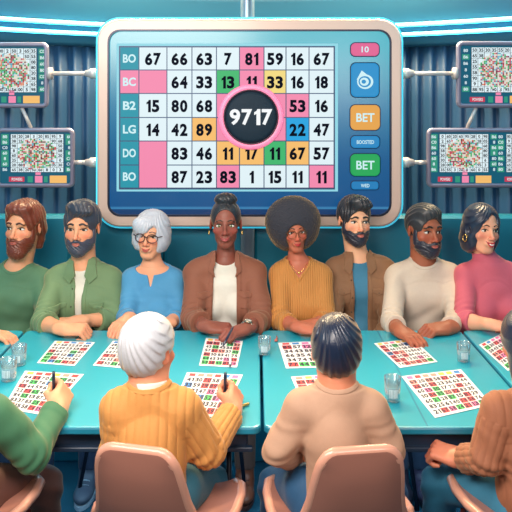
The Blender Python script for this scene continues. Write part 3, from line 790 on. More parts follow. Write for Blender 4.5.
for r in range(6):
    cell(COLS[0], COLS[1], ROWS[r], ROWS[r + 1], 1 if r == 1 else 5, ys_ - .002)
    ux, uz = wx((COLS[0] + COLS[1]) / 2, ys_), wz((ROWS[r] + ROWS[r + 1]) / 2, ys_)
    text(cb, heads[r], lambda u, v: (ux + u, ys_ - .0035, uz + v), .075, .050, 8, .03)
    for c in range(8):
        t, k = G[r][c]; bottom = ROWS[r + 1]
        if c == 0 and r == 5: continue
        if c == 0 and r == 4: bottom = ROWS[6]
        cell(COLS[c + 1], COLS[c + 2], ROWS[r], bottom, k, ys_ - .002)
        if t:
            ux, uz = wx((COLS[c + 1] + COLS[c + 2]) / 2, ys_), wz((ROWS[r] + ROWS[r + 1]) / 2 + .6, ys_)
            dtext(cb, t, lambda u, v: (ux + u, ys_ - .0035, uz + v), .072, 7, .045, .92)
b.build('grid_border', [lit('grid_rim', (150, 225, 240), .85), gm[9]], screen); cb.build('number_grid', gm, screen)
# badge
bx, bz = wx(251, YB), wz(117, YB); R90 = rot(0, 90, 0)
b = MB(); b.lathe([(.150, -.0), (.186, -.0), (.190, .004), (.186, .010), (.176, .014), (.160, .014), (.152, .006)], (bx, YB + .004, bz), 0, 48, R=R90)
b.lathe([(.160, .012), (.158, .018), (.153, .018), (.15, .012)], (bx, YB + .004, bz), 1, 48, R=R90)
bd = b.build('number_badge', [mat('badge_pink', (246, 130, 170), .35, emit=.35, ecol=(246, 130, 170)), mat('badge_edge', (60, 30, 50), .4)], board)
b = MB(); b.lathe([(.154, .004), (.154, .008), (.13, .016), (.08, .021), (.0, .023)], (bx, YB + .004, bz), 0, 48, R=R90)
b.build('dial', [mat('badge_dark', (24, 44, 60), .6, spec=.2)], bd)
b = MB(); dtext(b, '9717', lambda u, v: (bx + u, YB - .024, bz + v), .092, 0, .03); b.build('digits', [lit('badge_white', (245, 248, 250), .95)], bd)
# buttons
def btn(px0, py0, px1, py1, m, label, txt, tw, th_, icon=False):
    Y = YB + .006; a, c, d, e = wx(px0, Y), wx(px1, Y), wz(py1, Y), wz(py0, Y); b = MB(); r = min(.03, (e - d) * .35)
    loft(b, [at(rr(a, d, c, e, r), Y + .01), at(rr(a, d, c, e, r), Y + .002), at(rr(a + .007, d + .007, c - .007, e - .007, max(.004, r - .006)), Y - .006)], 0, closed=False, capend=True)
    loft(b, [at(rr(a - .005, d - .005, c + .005, e + .005, r + .004), Y + .012), at(rr(a - .005, d - .005, c + .005, e + .005, r + .004), Y + .004), at(rr(a, d, c, e, r), Y + .003)], 1, closed=False)
    cx_, cz_ = (a + c) / 2, (d + e) / 2
    if icon:
        for rad, yy, mi in ((.047, .0075, 2), (.036, .0085, 0), (.026, .0095, 2), (.013, .0105, 0)):
            n = 24; b.add([(cx_ + rad * cos(2 * pi * i / n) - (.047 - rad) * .25, Y - yy, cz_ - .01 + rad * .9 * sin(2 * pi * i / n)) for i in range(n)], [tuple(range(n))[::-1]], mi, False)
        b.add([(cx_ - .05, Y - .007, cz_ + .0), (cx_ - .02, Y - .007, cz_ + .055), (cx_ + .012, Y - .007, cz_ + .03)], [(0, 2, 1)], 2, False)
    else: text(b, txt, lambda u, v: (cx_ + u, Y - .0075, cz_ + v), tw, th_, 2, .02)
    tag(b.build('button', [m, lit('button_rim', (20, 60, 110), .4), LTX], board), label)
btn(351, 43, 379, 56, lit('btn_pink', (243, 110, 160), .8), 'pink screen button reading 10', '10', .06, .035)
btn(351, 63, 379, 97, lit('btn_blue', (48, 160, 225), .75), 'large blue screen button with round white ball emblem', '', 0, 0, True)
btn(350.5, 105, 380, 130, lit('btn_orange', (246, 176, 84), .8), 'orange screen button reading BET', 'BET', .105, .05)
btn(351, 136, 379.5, 148, lit('btn_sky', (44, 150, 216), .75), 'slim blue screen button between the two BET buttons', 'BOOSTED', .1, .022)
btn(350.5, 154, 380, 176, lit('btn_green', (40, 180, 96), .8), 'green screen button reading BET', 'BET', .105, .05)
btn(351.5, 181.5, 378.5, 189.5, lit('btn_sky2', (40, 140, 206), .75), 'smallest blue screen button at the foot', 'WED', .05, .02)
# post carrying the board
post = empty('support_post', (wx(247.5, 4.36), 4.37, 0), 'thick dark metal post carrying the giant screen between floor and ceiling', 'post')
pm = mat('post_metal', (120, 140, 160), .3, .5)
for za, zb in ((0.0, 3.0),):
    b = MB(); b.lathe([(.041, za + .46), (.041, zb)], (wx(247.5, 4.36), 4.41 - .02, 0), 0, 24); b.build('tube', [pm], post)
b = MB(); b.lathe([(.05, 2.6), (.058, 2.605), (.058, 2.64), (.05, 2.645)], (wx(247.5, 4.36), 4.39, 0), 0, 24); b.build('collar', [pm], post)
post.location = (wx(247.5, 4.36), 4.37, .46)
for ch in post.children: ch.location = ch.location[0], ch.location[1], ch.location[2] - .46
# ================================================================== SIDE MONITORS
MOS = [lit('mos_' + str(i), c, .75) for i, c in enumerate(((225, 70, 70), (70, 190, 110), (240, 150, 110), (245, 240, 225), (110, 200, 220), (200, 60, 110), (120, 60, 60)))]
mt = [lit('mon_bg', (22, 110, 140), .6), LW, LN, LP, LO, lit('mon_green', (60, 180, 150), .6), lit('mon_red', (226, 66, 96), .7)] + MOS
def monitor(px0, py0, px1, py1, grids, label, arms, YM=4.35):
    r = empty('monitor', (wx((px0 + px1) / 2, YM), YM, wz(py1, YM)), label, 'monitor', 'small bingo monitors around the giant screen')
    b = MB(); a, c, d, e = frame(b, px0, py0, px1, py1, .026, .035, .012, YM, .035)
    loft(b, [at(rr(a + .003, d + .003, c - .003, e - .003, .033), YM + .034), at(rr(a + .01, d + .01, c - .01, e - .01, .03), YM + .045)], 0, closed=False, capend=True)
    b.build('frame', [mat('monitor_frame', (128, 124, 146), .35, .35, coat=.3)], r)
    b = MB(); y = YM + .012; b.box(((a + c) / 2, y + .006, (d + e) / 2), ((c - a) / 2 - .022, .006, (e - d) / 2 - .022), 0)
    def q(x0, x1, z0, z1, mi, dy=.0006): b.add([(x0, y - dy, z0), (x1, y - dy, z0), (x1, y - dy, z1), (x0, y - dy, z1)], [(0, 1, 2, 3)], mi, False)
    zt, zb_ = e - .036, d + .092
    for (g0, g1) in grids:
        x0, x1 = wx(g0, YM), wx(g1, YM); q(x0, x1, zb_, zt, 1); nc, nr = 8, 8
        for i in range(nc + 1): q(x0 + (x1 - x0) * i / nc - .0012, x0 + (x1 - x0) * i / nc + .0012, zb_, zt, 2, .0009)
        for j in range(nr + 1): q(x0, x1, zb_ + (zt - zb_) * j / nr - .0009, zb_ + (zt - zb_) * j / nr + .0009, 2, .0009)
        for i in range(nc):
            for j in range(nr):
                cx_, cz_ = x0 + (x1 - x0) * (i + .5) / nc, zb_ + (zt - zb_) * (j + .5) / nr
                if (abs((i + .5) / nc - .5) / .36) ** 2.4 + (abs((j + .45) / nr - .5) / .42) ** 2.4 > 1:
                    text(b, random.choice('0236589') + random.choice(['', '0', '8', '5']), lambda u, v: (cx_ + u, y - .0012, cz_ + v), (x1 - x0) / nc * .7, (zt - zb_) / nr * .62, 2, .03)
        n = 22; s = (x1 - x0) * .68 / n
        for i in range(n):
            for j in range(n):
                u, v = (i + .5) / n - .5, (j + .5) / n - .5
                if (abs(u) * 2) ** 2.6 + (abs(v) * 2) ** 2.6 < .95 + random.uniform(-.25, .15):
                    cx_, cz_ = (x0 + x1) / 2 + u * (x1 - x0) * .72, (zb_ + zt) / 2 + v * (zt - zb_) * .8 - .005
                    q(cx_ - s * .5, cx_ + s * .5, cz_ - s * .48, cz_ + s * .48, 7 + random.choice((0, 1, 1, 2, 3, 3, 3, 3, 4, 5, 6)), .0016)
        for sx in ((x0 - .055, x0 - .012), (x1 + .012, x1 + .055)):
            for j in range(7):
                zc = zb_ + (zt - zb_) * (j + .5) / 7; q(sx[0], sx[1], zc - .016, zc + .016, random.choice((5, 5, 0)), .0007)
                text(b, random.choice(('80', 'B6', '8', 'C0', '60')), lambda u, v: ((sx[0] + sx[1]) / 2 + u, y - .0012, zc + v), .03, .018, 1, .02)
        zc = d + .05; w = x1 - x0
        q(x0 - .01, x0 + w * .26, zc - .015, zc + .015, 6); text(b, 'POWERS', lambda u, v: (x0 + w * .12 + u, y - .0012, zc + v), w * .2, .018, 1)
        q(x0 + w * .32, x0 + w * .42, zc - .018, zc + .018, 5); q(x0 + w * .46, x0 + w * .6, zc - .02, zc + .02, 3); q(x0 + w * .63, x0 + w * .7, zc - .018, zc + .018, 5); q(x0 + w * .74, x0 + w * 1.06, zc - .022, zc + .022, 4)
        q(x0 + w * .47, x0 + w * .57, zc + .026, zc + .055, 3)
    b.build('screen', mt, r)
    rod = mat('rod_metal', (190, 184, 184), .4, .3)
    for (ax, ay, bx_, by_, kind) in arms:
        b = MB(); p0 = P(ax, ay, YM + .02); p1 = P(bx_, by_, YM + .02)
        if kind == 'h':
            b.tube([p0, p1], .0125, 0, 14); s = 1 if bx_ > ax else -1
            if abs(bx_ - ax) > 30: b.tube([p0, p0 + np.array([s * .024, 0, 0])], .036, 0, 18)
            else: b.tube([p0 + np.array([s * .015, 0, 0]), p0 + np.array([s * .05, 0, 0])], .0135, 0, 18)
            b.tube([p1 - np.array([s * .07, 0, 0]), p1 - np.array([s * .045, 0, 0]), p1 - np.array([s * .04, 0, 0]), p1], [.018, .024, .03, .03], 0, 18)
        else: b.tube([p0, p1], .011, 0, 12)
        b.build('mounting_arm', [rod], r)
monitor(-31, 42, 48, 108, [(-16, 36)], 'upper left small bingo monitor, cut by the photo edge, above another monitor', [(48, 73.5, 97, 73.5, 'h')])
monitor(-5, 128, 74, 188, [(10, 63)], 'lower left small bingo monitor hanging above the two bearded men in green', [(74, 162.5, 97, 162.5, 'h'), (22, 108, 31, 128, 'd')])
monitor(457, 41, 545, 108, [(472, 524)], 'upper right small bingo monitor, cut by the photo edge, above a wider monitor', [(457, 73.5, 402, 73.5, 'h')])
monitor(427, 128, 556, 188, [(440, 489), (507, 556 - 8)], 'lower right wide monitor showing two bingo grids above the man in cream sweater', [(427, 162.5, 402, 162.5, 'h'), (476, 108, 467, 128, 'd')])
# ================================================================== TABLES
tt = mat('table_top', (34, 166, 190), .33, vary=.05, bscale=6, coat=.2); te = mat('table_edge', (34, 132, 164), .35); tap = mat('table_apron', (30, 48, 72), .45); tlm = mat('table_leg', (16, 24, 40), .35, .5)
def table(x0, x1, label, legs=None):
    r = empty('table', ((x0 + x1) / 2, 3.15, 0), label, 'table', 'bingo tables pushed together in a row'); y0, y1 = 2.6, 3.7
    def lp(d, rad): return [(x, z) for x, z in rr(x0 + d, y0 + d, x1 - d, y1 - d, rad)]
    f = lambda L, z: [(x, y, z) for x, y in L]
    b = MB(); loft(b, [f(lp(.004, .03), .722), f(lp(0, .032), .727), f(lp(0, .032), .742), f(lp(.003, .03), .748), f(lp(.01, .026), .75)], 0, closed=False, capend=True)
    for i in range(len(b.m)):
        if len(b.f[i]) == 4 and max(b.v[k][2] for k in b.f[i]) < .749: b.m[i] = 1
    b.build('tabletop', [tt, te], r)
    b = MB()
    for y in (y0 + .045, y1 - .045): b.box(((x0 + x1) / 2, y, .6875), ((x1 - x0) / 2 - .05, .012, .0335), bev=.003)
    for x in (x0 + .06, x1 - .06): b.box((x, (y0 + y1) / 2, .6875), (.012, (y1 - y0) / 2 - .06, .0335), bev=.003)
    b.box(((x0 + x1) / 2, y0 + .028, .662), ((x1 - x0) / 2 - .03, .012, .008), bev=.003)
    b.build('apron', [tap], r)
    for (lx, ly, dx, dy) in legs or ((x0 + .12, y1 - .25, -.04, .04), (x1 - .12, y1 - .25, .04, .04), (x0 + .12, y0 + .12, 0, 0), (x1 - .12, y0 + .12, 0, 0)):
        b = MB(); b.tube([(lx, ly, .72), (lx + dx, ly + dy, .03), (lx + dx, ly + dy, .0)], [.011, .009, .013], 0, 10); b.build('leg', [tlm], r)
    return r
table(-2.3, -1.155, 'teal table at the far left, under the two glasses standing side by side')
table(-1.145, .018, 'long teal table in front of the white-haired old man in the mustard sweater', ((-.70, 3.45, -.14, .05), (-.12, 3.45, .07, .05), (-1.03, 2.72, 0, 0), (-.1, 2.72, 0, 0)))
t3 = table(.028, 1.02, 'teal table in front of the dark-haired person in the beige sweater', ((.20, 3.45, -.07, .05), (.645, 3.40, .10, .03), (.14, 2.72, 0, 0), (.9, 2.72, 0, 0)))
b = MB(); b.box((.605, 3.15, .7502), (.003, .54, .0006)); b.build('fold_seam', [te], t3)
table(1.03, 2.15, 'teal table at the far right in front of the woman in pink')
# ================================================================== CARDS
cm = [mat('card_paper', (240, 240, 244), .6), mat('card_ink', (26, 28, 60), .6), mat('card_red', (222, 70, 78), .6), mat('card_green', (60, 200, 100), .6), mat('card_pink', (238, 120, 180), .6), mat('card_blue', (60, 140, 215), .6), mat('card_yellow', (245, 205, 90), .6), mat('card_salmon', (240, 150, 140), .6)]
def card(corners, nc, nr, label, seed, group='printed bingo sheets on the tables'):
    rs = random.Random(seed); z0 = .7512
    A, B_, C_, D = [PT(x, y, z0) for x, y in corners]         # far-left, far-right, near-right, near-left
    def q(u, v, dz): p = lerp(lerp(A, B_, u), lerp(D, C_, u), v); p[2] = z0 + dz; return p
    b = MB(); V = [q(0, 0, 0), q(1, 0, 0), q(1, 1, 0), q(0, 1, 0), q(0, 0, .0012), q(1, 0, .0012), q(1, 1, .0012), q(0, 1, .0012)]
    b.add(V, [(0, 1, 2, 3), (4, 7, 6, 5), (0, 4, 5, 1), (1, 5, 6, 2), (2, 6, 7, 3), (3, 7, 4, 0)], 0, False)
    m = .04; H = .1
    for i in range(nc):                                     # coloured headings
        u0 = m + (1 - 2 * m) * (i + .15) / nc; u1 = m + (1 - 2 * m) * (i + .85) / nc
        b.add([q(u0, m * .6, .0016), q(u0, H, .0016), q(u1, H, .0016), q(u1, m * .6, .0016)], [(0, 1, 2, 3)], rs.choice((5, 6, 7, 4, 2)), False)
    for j in range(nr):
        for i in range(nc):
            u0 = m + (1 - 2 * m) * i / nc; u1 = m + (1 - 2 * m) * (i + 1) / nc; v0 = H + .02 + (1 - m - H - .02) * j / nr; v1 = H + .02 + (1 - m - H - .02) * (j + 1) / nr
            k = rs.random(); e = .006
            c = 2 if k < .17 else 3 if k < .27 else 4 if k < .33 else 7 if k < .38 else 5 if k < .42 else None
            if j == nr - 1 and rs.random() < .6: c = rs.choice((4, 7, 2, 3))
            if c: b.add([q(u0 + e, v0 + e, .0015), q(u0 + e, v1 - e, .0015), q(u1 - e, v1 - e, .0015), q(u1 - e, v0 + e, .0015)], [(0, 1, 2, 3)], c, False)
            uc, vc = (u0 + u1) / 2, (v0 + v1) / 2
            V_, F_ = digits(str(rs.randint(10, 89)), .045); ext = V_.max(0) - V_.min(0)
            b.add([q(uc + v[0] / ext[0] * (u1 - u0) * .84, vc - v[1] / ext[1] * (v1 - v0) * .72, .0019) for v in V_], F_, 1, False)
    o = b.build('bingo_card', cm); tag(o, label, 'bingo card', group)
card([(55, 341), (95, 342.5), (74.5, 366), (37, 363)], 5, 6, 'bingo sheet lying in front of the grey-bearded man in the green shirt', 1)
card([(113, 341), (147, 342), (131, 369), (93, 365.5)], 5, 6, 'bingo sheet in front of the grey-haired woman in blue, partly behind white hair', 2)
card([(25, 371), (84, 374.5), (47, 416), (3, 408)], 6, 7, 'large bingo sheet under the fist holding a pen at the left table end', 3)
card([(206, 338), (243, 341), (237, 367.5), (199, 365.5)], 5, 6, 'bingo sheet under the hands of the woman in the brown jacket', 4)
card([(187, 372.5), (243, 375), (222, 418), (170, 413)], 6, 6, 'large bingo sheet beside the raised pen of the white-haired old man', 5)
card([(278, 343), (340, 340.5), (359, 366.5), (286, 368.5)], 6, 5, 'bingo sheet in front of the woman with the round afro', 6)
card([(291, 377), (352, 373), (372, 408), (306, 412)], 6, 6, 'bingo sheet mostly hidden behind the person in the beige sweater', 7)
card([(374, 343.5), (413, 339), (437.5, 362), (400, 368)], 6, 6, 'bingo sheet under the right hand of the man in the cream sweater', 8)
card([(401.5, 376.5), (461, 369.5), (492, 405), (435, 418)], 7, 7, 'largest bingo sheet, fully in view between two glasses on the right table', 9)
card([(479, 345), (507, 331), (536, 352), (508, 371)], 6, 6, 'bingo sheet in front of the woman in the pink turtleneck', 10)
# ================================================================== GLASSES
def clear(name, tint, g, df, dcol):
    m = bpy.data.materials.new(name); m.use_nodes = True; nt = m.node_tree
    for n in list(nt.nodes): nt.nodes.remove(n)
    N = nt.nodes.new; o = N('ShaderNodeOutputMaterial'); a = N('ShaderNodeBsdfTransparent'); a.inputs[0].default_value = lin(tint); gl = N('ShaderNodeBsdfGlossy'); gl.inputs['Roughness'].default_value = .06
    lw = N('ShaderNodeLayerWeight'); lw.inputs[0].default_value = g; x = N('ShaderNodeMixShader'); d = N('ShaderNodeBsdfDiffuse'); d.inputs[0].default_value = lin(dcol); y = N('ShaderNodeMixShader'); y.inputs[0].default_value = df
    nt.links.new(lw.outputs['Facing'], x.inputs[0]); nt.links.new(a.outputs[0], x.inputs[1]); nt.links.new(gl.outputs[0], x.inputs[2])
    nt.links.new(x.outputs[0], y.inputs[1]); nt.links.new(d.outputs[0], y.inputs[2]); nt.links.new(y.outputs[0], o.inputs[0]); return m
gm_ = clear('glass', (225, 245, 250), .5, .14, (225, 245, 250)); wm = clear('water', (205, 232, 242), .3, .42, (215, 240, 250))
def tumbler(px, pyb, h, r, label):
    p = PT(px, pyb, .751); o = empty('water_glass', p, label, 'glass', 'glasses of water on the tables')
    x, y, z = p; b = MB(); t = .0025
    b.lathe([(0, .0), (r * .86, .0), (r * .9, .004), (r, h), (r - t * .5, h + .001), (r - t, h), (r * .9 - t, .012), (0, .01)], (x, y, z), 0, 28); b.build('tumbler', [gm_], o)
    b = MB(); r0, r1 = r * .9 - t + .0003, r * .9 - t + (r * .1) * .62; b.lathe([(0, .0105), (r0, .0125), (r1, h * .62), (r1 - .002, h * .615), (0, h * .612)], (x, y, z), 0, 28); b.build('water', [wm], o)
    b = MB()                                               # white bars painted in for light refracted through the water
    for i in range(6):
        A = radians(-118 + i * 10); rr_ = r * .965 + .0004
        b.box((x + rr_ * cos(A), y + rr_ * sin(A), z + h * .38), (.0013, .0004, h * .17), R=rot(math.degrees(A) + 90))
    b.build('refraction_streaks', [mat('streak_white', (235, 245, 250), .5)], o)
tumbler(19, 364.5, .085, .033, 'water glass at the left, the farther one of the pair, touching no sheet')
tumbler(8.5, 380, .088, .034, 'water glass at the left edge, the nearer one of the pair')
tumbler(264.5, 354, .078, .029, 'water glass by the joint between two tables, beside the watch-wearing woman')
tumbler(463.5, 361, .08, .03, 'water glass in front of the man in cream, beside the right table joint')
tumbler(392.5, 400.5, .092, .032, 'water glass beside the elbow of the person in beige, nearest glass to us')
# ---- pens
def pen(a, bb, r, m, m2, label, cat='pen'):
    a = np.array(a, float); bb = np.array(bb, float); o = empty('pen', (a + bb) / 2, label, cat); d = (bb - a)
    b = MB(); b.tube([a + d * .12, a + d * .9, bb], [r, r, r * .85], 0, 10); b.build('barrel', [m], o)
    b = MB(); b.tube([a, a + d * .03, a + d * .12], [r * .15, r * .4, r], 0, 10); b.build('tip', [m2], o); return o
navy = mat('pen_navy', (20, 36, 66), .3, coat=.4); silver = mat('silver', (200, 205, 210), .25, .9); whitep = mat('pen_white', (225, 235, 240), .4)
GP = lambda w, s: (np.array(w) + np.array([-.032, .075, .028]) + s * np.array([.02, -.1, 1.]))
pen(GP(P(57, 410, 2.655), -.055), GP(P(57, 410, 2.655), .085), .0062, silver, navy, 'dark pen held in the fist of the person in the green sleeve')
pen(GP(P(233, 411, 2.66), -.055), GP(P(233, 411, 2.66), .085), .0062, silver, navy, 'dark navy pen held upright by the white-haired old man')
MATS['x'] = navy
for o in bpy.data.objects:
    if o.name.startswith('barrel'): o.data.materials[0] = navy
pen(PT(222.5, 347, .775), P(233, 327, 3.50), .0055, navy, navy, 'dark pen held by the woman in the brown jacket')
pen(PT(230, 367, .757), PT(230.5, 353, .757), .0055, whitep, navy, 'slim white marker lying right of the sheet of the woman in the brown jacket', 'marker')
pen(PT(237.5, 407.5, .757), PT(249, 403.5, .757), .005, mat('pen_gold', (190, 160, 90), .35, .5), silver, 'short gold pen lying on the table beside the old man\'s fist')
b = MB(); p = PT(276, 341.5, .751); b.ellipsoid(p + np.array([0, 0, .006]), (.008, .011, .006), 0); b.tube([p + np.array([0, .01, .006]), p + np.array([.006, .03, .006]), p + np.array([.004, .05, .009])], .003, 0, 8)
tag(b.build('earbud', [mat('coral', (214, 110, 90), .4)]), 'tiny coral earpiece lying beside the water glass near the afro woman\'s cuff', 'earbud')
# ================================================================== CHAIRS
chm = mat('chair_shell', (166, 112, 97), .38, vary=.04, bscale=6, coat=.15); chl = mat('chair_leg', (120, 50, 44), .3, .5)
def chair(px, Y, yaw, label, Xoff=None):
    x0 = wx(px, Y); r = empty('chair', (x0, Y + .2, 0), label, 'chair', 'shell chairs along the near side of the tables'); c = np.array([x0, Y + .2, 0]); R = rot(yaw)
    T = lambda q: c + R @ (np.asarray(q, float) * np.array([1, 1, 1]) - np.array([0, .2, 0]))
    # profile, y forward from the back, z up; half width at each station
    st = [(-.046, .872, .074), (-.046, .869, .088), (-.045, .862, .099), (-.044, .850, .109), (-.042, .832, .117), (-.039, .805, .123), (-.032, .77, .128), (-.012, .70, .137), (.01, .64, .150), (.04, .585, .172), (.085, .553, .200), (.15, .542, .22), (.24, .535, .222), (.33, .540, .218), (.385, .545, .205), (.40, .543, .18)]
    nu = 17; V = []; n = len(st)
    for side in (0, 1):
        for i, (y, z, w) in enumerate(st):
            a = st[max(0, i - 1)]; bb = st[min(n - 1, i + 1)]; t = np.array([bb[0] - a[0], bb[1] - a[1]]); t /= np.linalg.norm(t); nr = np.array([-t[1], t[0]])   # towards the sitter
            for j in range(nu):
                u = -1 + 2 * j / (nu - 1); rise = .032 * abs(u) ** 3.2 * min(1, max(0, (i - 3) / 6))
                k = .016 * (1 if side else -1); V.append(np.array([w * u, y + nr[0] * (rise + k), z + nr[1] * (rise + k)]))
    Fq = []; Fe = []; N = n * nu
    for i in range(n - 1):
        for j in range(nu - 1):
            a = i * nu + j; Fq.append((a, a + nu, a + nu + 1, a + 1)); Fq.append((N + a, N + a + 1, N + a + nu + 1, N + a + nu))
    for i in range(n - 1):
        a = i * nu; Fe.append((a, N + a, N + a + nu, a + nu)); a = i * nu + nu - 1; Fe.append((a, a + nu, N + a + nu, N + a))
    for j in range(nu - 1): Fe.append((j, j + 1, N + j + 1, N + j)); a = (n - 1) * nu + j; Fe.append((a, N + a, N + a + 1, a + 1))
    b = MB(); b.add(V, Fq, 0, True, T); b.add(V, Fe, 0, False, T); sh = b.build('shell', [chm], r)
    # rolled rim piping round the shell's edge
    loop = []
    fr_ = lambda i, u: V[i * nu + (0 if u < 0 else nu - 1)] * .5 + V[N + i * nu + (0 if u < 0 else nu - 1)] * .5
    loop = [fr_(i, -1) for i in range(n - 1, -1, -1)] + [V[j] * .5 + V[N + j] * .5 for j in range(2, nu - 2, 2)] + [fr_(i, 1) for i in range(n)]
    b = MB(); b.tube(loop, .0165, 0, 10, T=T); b.build('rim', [mat('chair_rim', (218, 158, 136), .3, coat=.3)], r)
    for sx in (-1, 1):
        for (ya, yb) in ((.08, -.02), (.32, .40)):
            b = MB(); b.tube([(sx * .14, ya, .525), (sx * .17, (ya + yb) / 2, .49), (sx * .2, yb, .02), (sx * .2, yb, 0)], [.011, .011, .010, .013], 0, 10, T=T); b.build('leg', [chl], r)
    b = MB(); b.box((0, .2, .522), (.15, .13, .008), bev=.003, T=T); b.build('seat_plate', [chl], r)
chair(158, 2.21, -14, 'pinkish-brown shell chair of the white-haired old man in mustard')
chair(347, 2.21, 8, 'pinkish-brown shell chair of the dark-haired person in beige')
chair(-72, 2.23, -14, 'pinkish-brown shell chair at the left edge, under the person in green sleeve')
chair(560, 2.25, 14, 'pinkish-brown shell chair at the right edge, under the person in ribbed cardigan')
# ================================================================== PEOPLE
def sheenm(name, c, **k):
    k.setdefault('rough', .75); k.setdefault('sheen', .45); k.setdefault('bump', .12); k.setdefault('bscale', 260); k.setdefault('vary', .04)
    return mat(name, c, **k)
def hairm(name, c, r=.38): return mat(name, c, r, spec=.6, sheen=.5, sheen_col=(255, 220, 170), bump=.25, bscale=240, vary=.1)
def mk(d, cxp, Y, j1, j2, eye, hs, yaw=0, pitch=0, roll=0, head_dy=-.02, f=-1, nrise=.035, back=False, neckdx=0):
    S = dict(d); S['f'] = f
    A = P(j1[0], j1[1], Y); B = P(j2[0], j2[1], Y); S['sh'] = (A, B)
    S['sz'] = (A[2] + B[2]) / 2 + .03; S['c'] = ((A[0] + B[0]) / 2, Y); S['sw'] = (B[0] - A[0]) / 2 + .03; S['hip'] = .55
    S['hs'] = hs
    HR = rot(yaw, pitch, roll); S['hR'] = HR
    if back: S['ho'] = P(eye[0], eye[1], Y + head_dy)
    else: S['ho'] = P(eye[0], eye[1], Y + head_dy - .09 * hs) - hs * (HR @ np.array((0, -.09, 0)))
    S['neck'] = np.array([S['c'][0] * .6 + S['ho'][0] * .4 + neckdx, Y, S['sz'] + nrise])
    for a, s in zip(S['arms'], S['sh']): a['s'] = s
    return S
def arm(e, w, f, u, sd, **k): return dict(e=np.array(e), w=np.array(w), f=f, u=u, sd=sd, **k)
tan = (234, 168, 130); tanb = (226, 106, 82); dark = (120, 70, 54); darkb = (150, 62, 50); brown = (170, 98, 70); brownb = (190, 80, 60)
def farlegs(S, dx=.11, kx=.0): return [((np.array([S['c'][0] + s * .085, S['c'][1] + .02, .53])), np.array([S['c'][0] + s * dx, 3.66, .55]), np.array([S['c'][0] + s * (dx + .0), 3.60, .115])) for s in (-1, 1)]
def denim(n, c): return mat(n, c, .7, bump=.2, bscale=300, vary=.08, sheen=.2)
solew = mat('sole_white', (170, 180, 196), .5); soled = mat('sole_dark', (40, 44, 60), .5)
FIST = dict(curl=(62, 85, 50), thumb=.9)
# collars and pockets on shirts; coordinates relative to the neck point
def jacket_trim(m, md, open_, pz=-.155, pockets=True, nb_=4, btn=(60, 45, 40), cw=.062, seam=None):
    def g(S, L, o):
        n = S['neck']; nx, nz = n[0], n[2]
        base = [p for p in L if not p.get('front')]
        for s in (-1, 1):
            poly = [(nx + s * .040, nz + .085), (nx + s * .075, nz + .05), (nx + s * (.078 + .012), nz - .03), (nx + s * (.052), nz - .062), (nx + s * (open_ * .9 + .008), nz - .022), (nx + s * .036, nz + .03)]
            patch(S, L, o.parent, 'collar', m, poly, .009)
            # placket strip
            patch(S, L, o.parent, 'placket', m, [(nx + s * (open_ + .004), nz - .04), (nx + s * (open_ + .024), nz - .04), (nx + s * (open_ + .026), nz - .42), (nx + s * (open_ + .006), nz - .42)], .0025)
            if pockets:
                c = nx + s * S['sw'] * .56; w = .034; z = nz + pz
                po = patch(S, L, o.parent, 'pocket', m, [(c - w, z), (c + w, z), (c + w, z - .065), (c + w - .01, z - .078), (c - w + .01, z - .078), (c - w, z - .065)], .0028)
                patch(S, L, o.parent, 'pocket_flap', m, [(c - w - .002, z + .004), (c + w + .002, z + .004), (c + w + .002, z - .016), (c, z - .030), (c - w - .002, z - .016)], .0058)
                button(S, L, o.parent, md, c, z - .017, .0038)
            for k in range(nb_):
                if s == 1: continue
                button(S, L, o.parent, md, nx + s * (open_ + .015), nz - .085 - .085 * k, .004)
    return g
def opening(w0, w1, top=.12): return [(-w0, top), (w0, top), (w0 * .95, -.03), (w1, -.12), (w1 * 1.05, -.6), (-w1 * 1.05, -.6), (-w1, -.12), (-w0 * .95, -.03)]
# ---- 1 auburn bearded man, far left
auburn = hairm('hair_auburn', (112, 50, 34)); Z = (0, 0, 1)
g1 = sheenm('knit_green', (84, 128, 98))
S = mk(dict(name='a', label='far-left man with long auburn hair and full beard in a plain green top', skin=tan, blush=tanb, iris=('brown', (80, 60, 40)), lip=(190, 96, 84), hair='wave', hairm=auburn, beard='long', beardm=auburn, browm=hairm('brow_auburn', (70, 32, 24)), smile=-.1, gaze=-1,
            arms=[arm(P(-24, 326, 3.72), P(-14, 333, 3.55), (1, -.25, -.05), Z, -1, sc=1.1, curl=(20, 30, 20)), arm(P(48, 326, 3.88), P(30, 338, 3.86), (-1, -.2, -.1), Z, 1)],
            wear=[shirt('shirt', g1, sleeve=(.95, .95), neck='crew', t=.012), trousers(denim('denim_dark', (36, 50, 74)), farlegs, shoem=mat('shoe_grey', (80, 86, 104), .5), solem=solew)]),
       13, 4.07, (-17, 281), (41, 281), (14, 229), 1.12, yaw=-14, pitch=0)
person(S)
